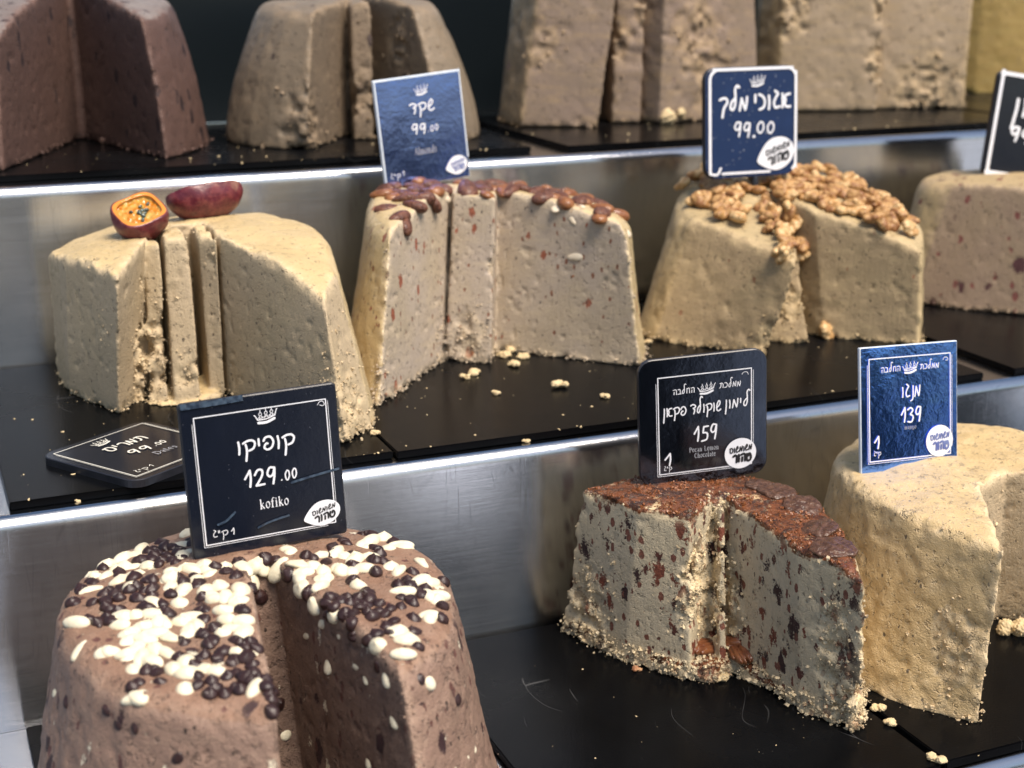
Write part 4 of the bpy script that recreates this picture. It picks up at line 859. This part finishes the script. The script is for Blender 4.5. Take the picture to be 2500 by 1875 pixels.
def stroke(V, Fc, pts, w, y0, cap=True):
    P = [np.array(p, float) for p in pts]; C_ = []
    for i in range(len(P) - 1):
        p0, p1, p2, p3 = P[max(i - 1, 0)], P[i], P[i + 1], P[min(i + 2, len(P) - 1)]
        for t in np.linspace(0, 1, 6, endpoint=False):
            C_.append(.5 * ((2 * p1) + (-p0 + p2) * t + (2 * p0 - 5 * p1 + 4 * p2 - p3) * t * t + (-p0 + 3 * p1 - 3 * p2 + p3) * t ** 3) if len(P) > 2 else p1 + (p2 - p1) * t)
    C_.append(P[-1]); C_ = np.array(C_); T = np.gradient(C_, axis=0); T /= np.linalg.norm(T, axis=1)[:, None] + 1e-9
    ws = np.full(len(C_), w / 2)
    if cap:
        a = [(C_[0] - T[0] * w / 2 * math.cos(q), T[0], w / 2 * math.sin(q)) for q in (.02, .5, 1.0)]
        b = [(C_[-1] + T[-1] * w / 2 * math.cos(q), T[-1], w / 2 * math.sin(q)) for q in (1.0, .5, .02)]
        C_ = np.concatenate([[x[0] for x in a], C_, [x[0] for x in b]]); T = np.concatenate([[x[1] for x in a], T, [x[1] for x in b]]); ws = np.concatenate([[x[2] for x in a], ws, [x[2] for x in b]])
    n0 = len(V)
    for i, (c, t, q) in enumerate(zip(C_, T, ws)):
        nx, nz = -t[1], t[0]; yy = y0 - i * 2e-6
        V.append((c[0] + nx * q, yy, c[1] + nz * q)); V.append((c[0] - nx * q, yy, c[1] - nz * q))
    for i in range(len(C_) - 1): a = n0 + 2 * i; Fc.append((a, a + 1, a + 3, a + 2))
def write(parent, text, x0, x1, zb, xh, wt, mat, y=-.0007, serif=False, slope=0., slant=0., small=None, name='lettering'):
    """text from x0 to x1 with its foot at zb; letters in reading order of the picture, left to right"""
    g = SER if serif else GLY; adv = [g[c][0] + (.14 if serif else .20) for c in text]; tot = sum(adv) - (.14 if serif else .20); k = (x1 - x0) / tot / xh
    V = []; Fc = []; x = 0; rr = random.Random(text)
    for c, a in zip(text, adv):
        jz = 0 if serif else rr.uniform(-.05, .05)
        for st in g[c][1]:
            w, pts = st if serif else (1, st)
            q = [(x0 + (x + px * 1.0) * xh * k + slant * pz * xh, zb + (pz + jz) * xh + slope * (x + px) * xh * k) for (px, pz) in pts]
            stroke(V, Fc, q, wt * w * (.86 if not serif else .9), y - len(Fc) * 1e-7)
        x += a
    me = mesh_from(V, Fc); return link(name, me, mat, parent)
def poly_part(name, pts, y, mat, parent, th=0):
    V = [(x, y, z) for x, z in pts]; me = mesh_from(V, [tuple(range(len(V)))]); return link(name, me, mat, parent)
def crown(parent, cx, cz, w, mat, y=-.0007):
    V = []; Fc = []; h = w * .72; P = lambda u, v_: (cx + u * w, cz + v_ * h + u * w * .12)
    stroke(V, Fc, [P(-.38, -.34), P(0, -.42), P(.38, -.30)], w * .12, y)                      # foot, thick
    stroke(V, Fc, [P(-.42, -.14), P(0, -.20), P(.42, -.10)], w * .05, y - 1e-5)                # band
    for i in range(5): u = (i - 2) * .17; stroke(V, Fc, [P(u - .07, -.10), P(u, .0), P(u + .07, -.08)], w * .030, y - 2e-5)
    for i, u in enumerate((-.27, 0, .27)):
        stroke(V, Fc, [P(u * .9 - .07, -.10), P(u - .035, .08)], w * .030, y - 3e-5); stroke(V, Fc, [P(u * .9 + .07, -.08), P(u + .035, .08)], w * .030, y - 3e-5)
        stroke(V, Fc, [P(u + .065 * math.cos(a), .20 + .10 * math.sin(a)) for a in np.linspace(0, 6.28, 9)], w * .028, y - 4e-5, False)
        stroke(V, Fc, [P(u, .33), P(u, .45)], w * .035, y - 5e-5)
    stroke(V, Fc, [P(-.42, -.12), P(-.50, .12), P(-.56, .22)], w * .045, y - 6e-5); stroke(V, Fc, [P(.42, -.10), P(.47, .14), P(.53, .30)], w * .045, y - 6e-5)
    return link('crown_print', mesh_from(V, Fc), mat, parent)
def frame_line(parent, x0, z0, x1, z1, w, mat, extra=True, y=-.0006, r=0, notch=False):
    V = []; Fc = []
    def ln(a, b, w): stroke(V, Fc, [a, b], w, y - len(Fc) * 2e-7)
    ln((x0, z0), (x0, z1), w); ln((x0, z1), (x1, z1), w); ln((x1, z1), (x1, z0), w); ln((x1, z0), (x0, z0), w)
    if extra: e = w * 1.9; ln((x0 - e, z0 - e), (x0 - e, z1 - e * 3), w * .45); ln((x0 - e, z0 - e), (x1 - e * 4, z0 - e), w * .45); ln((x1 + e, z1 - e), (x1 + e, z0 + e * 4), w * .4)
    return link('frame_line', mesh_from(V, Fc), mat, parent)
def rounded(w, h, r, n=6):
    P = []
    for cx, cz, a0 in ((w / 2 - r, r, -90), (w / 2 - r, h - r, 0), (-w / 2 + r, h - r, 90), (-w / 2 + r, r, 180)):
        for i in range(n + 1): a = rad(a0 + 90 * i / n); P.append((cx + r * math.cos(a), cz + r * math.sin(a)))
    return P
def board(parent, w, h, r, th, film, edge):
    P = rounded(w, h, r); n = len(P); inset = .0007
    rings = [(0, 1.0, th), (0, 1, .0006), (inset, 1, 0)]
    V = []; Fc = []
    for ins, _, y in rings:
        for x, z in P: V.append((x * (1 - 2 * ins / w), y, (z - h / 2) * (1 - 2 * ins / h) + h / 2))
    for k in range(2):
        for i in range(n): a, b = k * n + i, k * n + (i + 1) % n; Fc.append((a, b, b + n, a + n))
    Fc.append(tuple(range(n - 1, -1, -1))); Fc.append(tuple(2 * n + i for i in range(n)))
    me = mesh_from(V, Fc); bm = bmesh.new(); bm.from_mesh(me); bmesh.ops.recalc_face_normals(bm, faces=bm.faces); bm.to_mesh(me); bm.free()
    me.materials.append(edge); me.materials.append(film); me.polygons[len(me.polygons) - 1].material_index = 1
    return link('board', me, None, parent)
def stamp(parent, cx, cz, w, h, leaf, ink, paper, rot=.12):
    base = []
    for i in range(40):
        a = 2 * math.pi * i / 40; x, z = math.cos(a), math.sin(a)
        if leaf and x < 0: z *= (1 - .55 * abs(x) ** 2.0); x *= 1.12
        x, z = x * w / 2, z * h / 2; base.append((cx + x * math.cos(rot) - z * math.sin(rot), cz + x * math.sin(rot) + z * math.cos(rot)))
    o = poly_part('stamp', base, -.0011, paper, parent)
    sl = math.tan(rot)
    write(o, 'MvwmvwM'[:0] + 'Mvwmvwm', cx - w * (.30 if leaf else .34), cx + w * .36, cz + h * .06 - w * .3 * sl, h * .145, h * .045, ink, y=-.0014, slope=sl, name='stamp_lettering')
    write(o, 'rvhT', cx - w * .24, cx + w * .34, cz - h * .27 - w * .24 * sl, h * .22, h * .085, ink, y=-.0014, slope=sl, name='stamp_lettering')
    return o
def card(label, w, h, r, th, film, edge, loc, yaw, tilt, roll):
    R = Matrix.Rotation(yaw, 4, 'Z') @ Matrix.Rotation(tilt, 4, 'X') @ Matrix.Rotation(-roll, 4, 'Y')
    o = empty('price_card', loc); o.rotation_euler = R.to_euler(); tag(o, label, 'price card', 'price cards')
    board(o, w, h, r, th, film, edge); return o
def X(w, u): return (u - .5) * w
def put(c, w, h, text, u0, u1, v, xh, wt, mat, **k): return write(c, text, X(w, u0), X(w, u1), v * h, xh * h, wt * h, mat, **k)

# brown cake's card
w, h = .1035, .1035
c = card('black card reading kofiko and 129.00 standing on the brown cake', w, h, .0025, .0045, M['film_soft'], M['board'], (.2080, .8890, ZC - .3780), .022, -.082, .022)
frame_line(c, X(w, .085), .088 * h, X(w, .925), .905 * h, .0007, M['white']); crown(c, X(w, .535), .855 * h, w * .135, M['white'])
put(c, w, h, 'vqypvq', .335, .70, .635, .078, .0155, M['white']); put(c, w, h, '129', .365, .565, .415, .105, .0155, M['white']); put(c, w, h, '.oo', .59, .70, .425, .08, .010, M['white'])
put(c, w, h, 'kofiko', .445, .63, .262, .040, .0075, M['white'], serif=True); put(c, w, h, 'g"q', .13, .225, .130, .036, .0055, M['white']); put(c, w, h, '1', .248, .268, .130, .042, .006, M['white'])
stamp(c, X(w, .845), .165 * h, .235 * w, .165 * h, True, M['ink'], M['white'], .22)
V = []; Fc = []; stroke(V, Fc, [(X(w, .87), .875 * h), (X(w, .885), .893 * h), (X(w, .905), .893 * h), (X(w, .915), .872 * h), (X(w, .90), .866 * h), (X(w, .885), .872 * h)], .0004, -.0007); link('corner_mark', mesh_from(V, Fc), M['white'], c)
for pts, wd in (([(.17, .21), (.22, .225), (.28, .27)], .0016), ([(.66, .40), (.80, .42), (.97, .44)], .0016), ([(.42, .145), (.50, .17), (.62, .19)], .0014)):
    V = []; Fc = []; stroke(V, Fc, [(X(w, a), b * h) for a, b in pts], wd, -.0010); link('tape_strip', mesh_from(V, Fc), M['tape'], c)
V = []; Fc = []; stroke(V, Fc, [(X(w, .01), .985 * h), (X(w, .2), .985 * h), (X(w, .40), .99 * h)], .004, -.0009, False); link('tape_strip', mesh_from(V, Fc), M['tape'], c)

# pecan lemon card
w, h = .1035, .1015
c = card('black rounded card priced 159 on the pecan lemon chocolate halva', w, h, .011, .0035, M['film'], M['board'], (.5610, .9340, ZC - .3975), -.186, .0, .050)
frame_line(c, X(w, .15), .088 * h, X(w, .875), .855 * h, .0008, M['white']); crown(c, X(w, .525), .735 * h, w * .125, M['white'])
put(c, w, h, 'hblHh', .265, .43, .715, .036, .0065, M['white']); put(c, w, h, 'tklmm', .625, .79, .725, .036, .0065, M['white'])
put(c, w, h, 'naqp', .185, .365, .545, .062, .0115, M['white']); put(c, w, h, 'dlvqvw', .40, .635, .550, .062, .0115, M['white']); put(c, w, h, 'nvmyl', .665, .855, .560, .062, .0115, M['white'])
put(c, w, h, '159', .425, .605, .325, .115, .0150, M['white']); put(c, w, h, 'Pecan Lemon', .385, .615, .240, .026, .0050, M['grey'], serif=True); put(c, w, h, 'Chocolate', .425, .590, .190, .026, .0050, M['grey'], serif=True)
put(c, w, h, '1', .195, .245, .155, .095, .0145, M['white']); put(c, w, h, 'g"q', .185, .245, .115, .028, .0045, M['white'])
stamp(c, X(w, .785), .185 * h, .25 * w, .245 * h, False, M['ink'], M['white'], .08)
V = []; Fc = []; stroke(V, Fc, [(X(w, .80), .815 * h), (X(w, .815), .83 * h), (X(w, .84), .828 * h), (X(w, .85), .81 * h)], .0004, -.0007); link('corner_mark', mesh_from(V, Fc), M['white'], c)

# mango card
w, h = .0905, .0985
c = card('shiny blue reflecting card priced 139 on the mango halva', w, h, .0008, .0030, M['film_blue'], M['pale_edge'], (.7160, .8815, ZC - .3930), -.028, -.175, -.028)
frame_line(c, X(w, .085), .092 * h, X(w, .92), .905 * h, .0008, M['white']); crown(c, X(w, .505), .815 * h, w * .145, M['white'])
put(c, w, h, 'hblHh', .205, .40, .795, .036, .007, M['white']); put(c, w, h, 'tklmm', .605, .80, .795, .036, .007, M['white'])
put(c, w, h, 'vgNm', .415, .605, .585, .078, .0125, M['white']); put(c, w, h, '139', .41, .615, .380, .115, .0145, M['white']); put(c, w, h, 'mango', .44, .56, .325, .022, .004, M['grey'], serif=True)
put(c, w, h, '1', .135, .185, .195, .095, .0145, M['white']); put(c, w, h, 'g"q', .125, .195, .135, .030, .005, M['white'])
V = []; Fc = []; stroke(V, Fc, [(X(w, .845), .855 * h), (X(w, .855), .872 * h), (X(w, .885), .872 * h), (X(w, .895), .852 * h), (X(w, .87), .850 * h)], .0004, -.0007); link('corner_mark', mesh_from(V, Fc), M['white'], c)
stamp(c, X(w, .80), .205 * h, .28 * w, .255 * h, False, M['blueink'], M['white'], .08)

# walnut card on its pin
w, h = .106, .1085
c = card('navy speckled card priced 99.00 held on a pin over the walnut halva', w, h, .013, .006, M['film_dull'], M['board'], (.7995, 1.2634, ZC - .2207), .008, -.081, 0)
V = []; Fc = []; P = rounded(w * .94, h * .945, .010, 5); P = [(x + .002, z + .0035) for x, z in P]
PL = P[17][0]; stroke(V, Fc, P[2:18], .0030, -.0007, False); stroke(V, Fc, [P[17], (PL, .006)], .0030, -.0008, False); stroke(V, Fc, [(PL, .0055), (PL + .008, .0045), (PL + .012, .0105)], .0024, -.0008); stroke(V, Fc, [(PL + .014, .0050), (w * .2, .0045)], .0024, -.0009)
link('frame_line', mesh_from(V, Fc), M['white'], c); crown(c, X(w, .565), .87 * h, w * .155, M['white'])
put(c, w, h, 'Klm', .155, .455, .615, .105, .027, M['white']); put(c, w, h, 'yzvga', .525, .93, .615, .120, .027, M['white'])
put(c, w, h, '99', .315, .49, .375, .125, .020, M['white']); put(c, w, h, '.', .51, .55, .365, .1, .032, M['white']); put(c, w, h, '00', .56, .755, .395, .10, .019, M['white'])
stamp(c, X(w, .775), .20 * h, .40 * w, .30 * h, True, M['ink'], M['white'], .30)
pn = sphere_mesh(M['board'], .004, .004, .012, 0, 10, 8, .5); o = link('pin', pn, None, c); o.location = (.006, .003, -.009)

# almond card
w, h = .095, .1035
c = card('thin navy card with white edges priced 99.00 on the almond halva', w, h, .0006, .0032, M['film_navy'], M['pale_edge'], (.4826, 1.3350, ZC - .2187), .195, -.076, .071)
crown(c, X(w, .53), .865 * h, w * .15, M['white']); put(c, w, h, 'dqw', .375, .66, .665, .075, .0165, M['white'])
put(c, w, h, '99', .375, .535, .475, .085, .0165, M['white']); put(c, w, h, '.oo', .55, .68, .480, .065, .010, M['white']); put(c, w, h, 'Almonds', .375, .63, .285, .042, .008, M['grey'], serif=True)
put(c, w, h, 'g"q', .065, .18, .105, .036, .006, M['white']); put(c, w, h, '1', .205, .225, .12, .04, .006, M['white'])
stamp(c, X(w, .85), .13 * h, .25 * w, .175 * h, True, M['blueink'], M['white'], .2)
V = []; Fc = []
for a, b in (((-w / 2 + .0008, .001), (-w / 2 + .0008, h - .001)), ((-w / 2, h - .0012), (w / 2, h - .0012)), ((w / 2 - .0005, h), (w / 2 - .0005, .02))): stroke(V, Fc, [a, b], .0014, -.0006 - len(Fc) * 1e-6)
link('frame_line', mesh_from(V, Fc), M['pale_edge'], c)

# card at the right edge
w, h = .105, .1120
c = card('black leaning card with a thick white border cut by the right edge', w, h, .006, .006, M['film_soft'], M['board'], (1.1640, 1.2850, ZC - .2475), -.05, -.08, -.160)
V = []; Fc = []; P = rounded(w * .95, h * .96, .004, 4); P = [(x + .002, z + .003) for x, z in P]; stroke(V, Fc, P + [P[0]], .0042, -.0007, False); link('frame_line', mesh_from(V, Fc), M['white'], c)
put(c, w, h, 'nv', .24, .42, .60, .16, .040, M['white']); put(c, w, h, '99', .27, .52, .36, .13, .032, M['white'])

# card lying flat on the slate
w = h = .104
c = empty('price_card', (.1575, 1.0325, z2 + .0003)); c['label'] = 'black card for dates priced 99.00 lying flat on the slate'; c['category'] = 'price card'; c['group'] = 'price cards'
ax = Vector((.0864, .0573, 0)).normalized(); ay = Vector((-ax.y, ax.x, 0)); Rm = Matrix((ax, Vector((0, 0, -1)), ay)).transposed(); c.rotation_euler = Rm.to_euler()
c.location = Vector((.0827, 1.0943, z2 + .0063)) + ax * w / 2 - ay * h
board(c, w, h, .012, .0060, M['film_flat'] if 'film_flat' in M else M['film_soft'], M['board'])
frame_line(c, X(w, .075), .075 * h, X(w, .925), .925 * h, .0008, M['ivory']); crown(c, X(w, .43), .83 * h, w * .15, M['ivory'])
put(c, w, h, 'MyrmT'.replace('T', 't'), .33, .70, .62, .085, .0175, M['ivory']); put(c, w, h, '99', .39, .57, .43, .09, .0175, M['ivory']); put(c, w, h, '.oo', .60, .72, .44, .075, .011, M['ivory'])
put(c, w, h, 'Dates', .48, .68, .29, .045, .008, M['grey'], serif=True); put(c, w, h, 'g"q', .13, .24, .12, .04, .006, M['ivory']); put(c, w, h, '1', .27, .295, .13, .045, .006, M['ivory'])

# ------------------------------------------------------------------ pavement, plus unseen shapes added for the steel and cards to mirror
def pave_mat():
    b = NB('stone_paving'); v = b.coord('Object'); base = b.mix(b.ramp(b.noise(v, 2.5, 5, .6), .35, .65), (.17, .18, .20, 1), (.13, .14, .16, 1)); return b.out(base, .6)
me = mesh_from([(-60, -60, 0), (60, -60, 0), (60, 60, 0), (-60, 60, 0)], [(0, 1, 2, 3)]); tag(link('pavement', me, pave_mat()), kind='structure')
DARKW = simple('dark_blocker', (.030, .027, .024), (.018, .016, .015), 3, .8)
def blocker(x0, x1, y0, y1, z, label):  # unseen dark box, added to darken parts of the steel's reflections
    bm = bmesh.new(); bmesh.ops.create_cube(bm, size=1)
    for v in bm.verts: v.co = Vector((v.co.x * (x1 - x0), v.co.y * (y1 - y0), (v.co.z + .5) * z))
    bmesh.ops.bevel(bm, geom=bm.edges[:], offset=.02, segments=2, affect='EDGES'); me = bpy.data.meshes.new('m'); bm.to_mesh(me); bm.free()
    o = link('reflection_blocker', me, DARKW); o.location = ((x0 + x1) / 2, (y0 + y1) / 2, 0); tag(o, kind='structure')
for x0, x1 in ((.10, 1.0), (1.66, 2.45), (3.0, 3.3), (-2.2, -.35)): blocker(x0, x1, -2.0, -1.55, 1.42, '')
PALE = simple('pale_reflector_finish', (.72, .77, .88), (.66, .72, .84), 3, .6)
for a0, a1 in ((-.25, .07), (.33, .44), (.66, .72), (.80, 1.2)):  # unseen pale wedges added on the ground for bright bands in reflections
    P = [(a * (2.2 - y), y, .004) for a, y in ((a0, -1.0), (a1, -1.0), (a1, -7.0), (a0, -7.0))]
    tag(link('pale_reflector', mesh_from(P, [(3, 2, 1, 0)]), PALE), kind='structure')
print('done', round(time.time() - T0, 1))
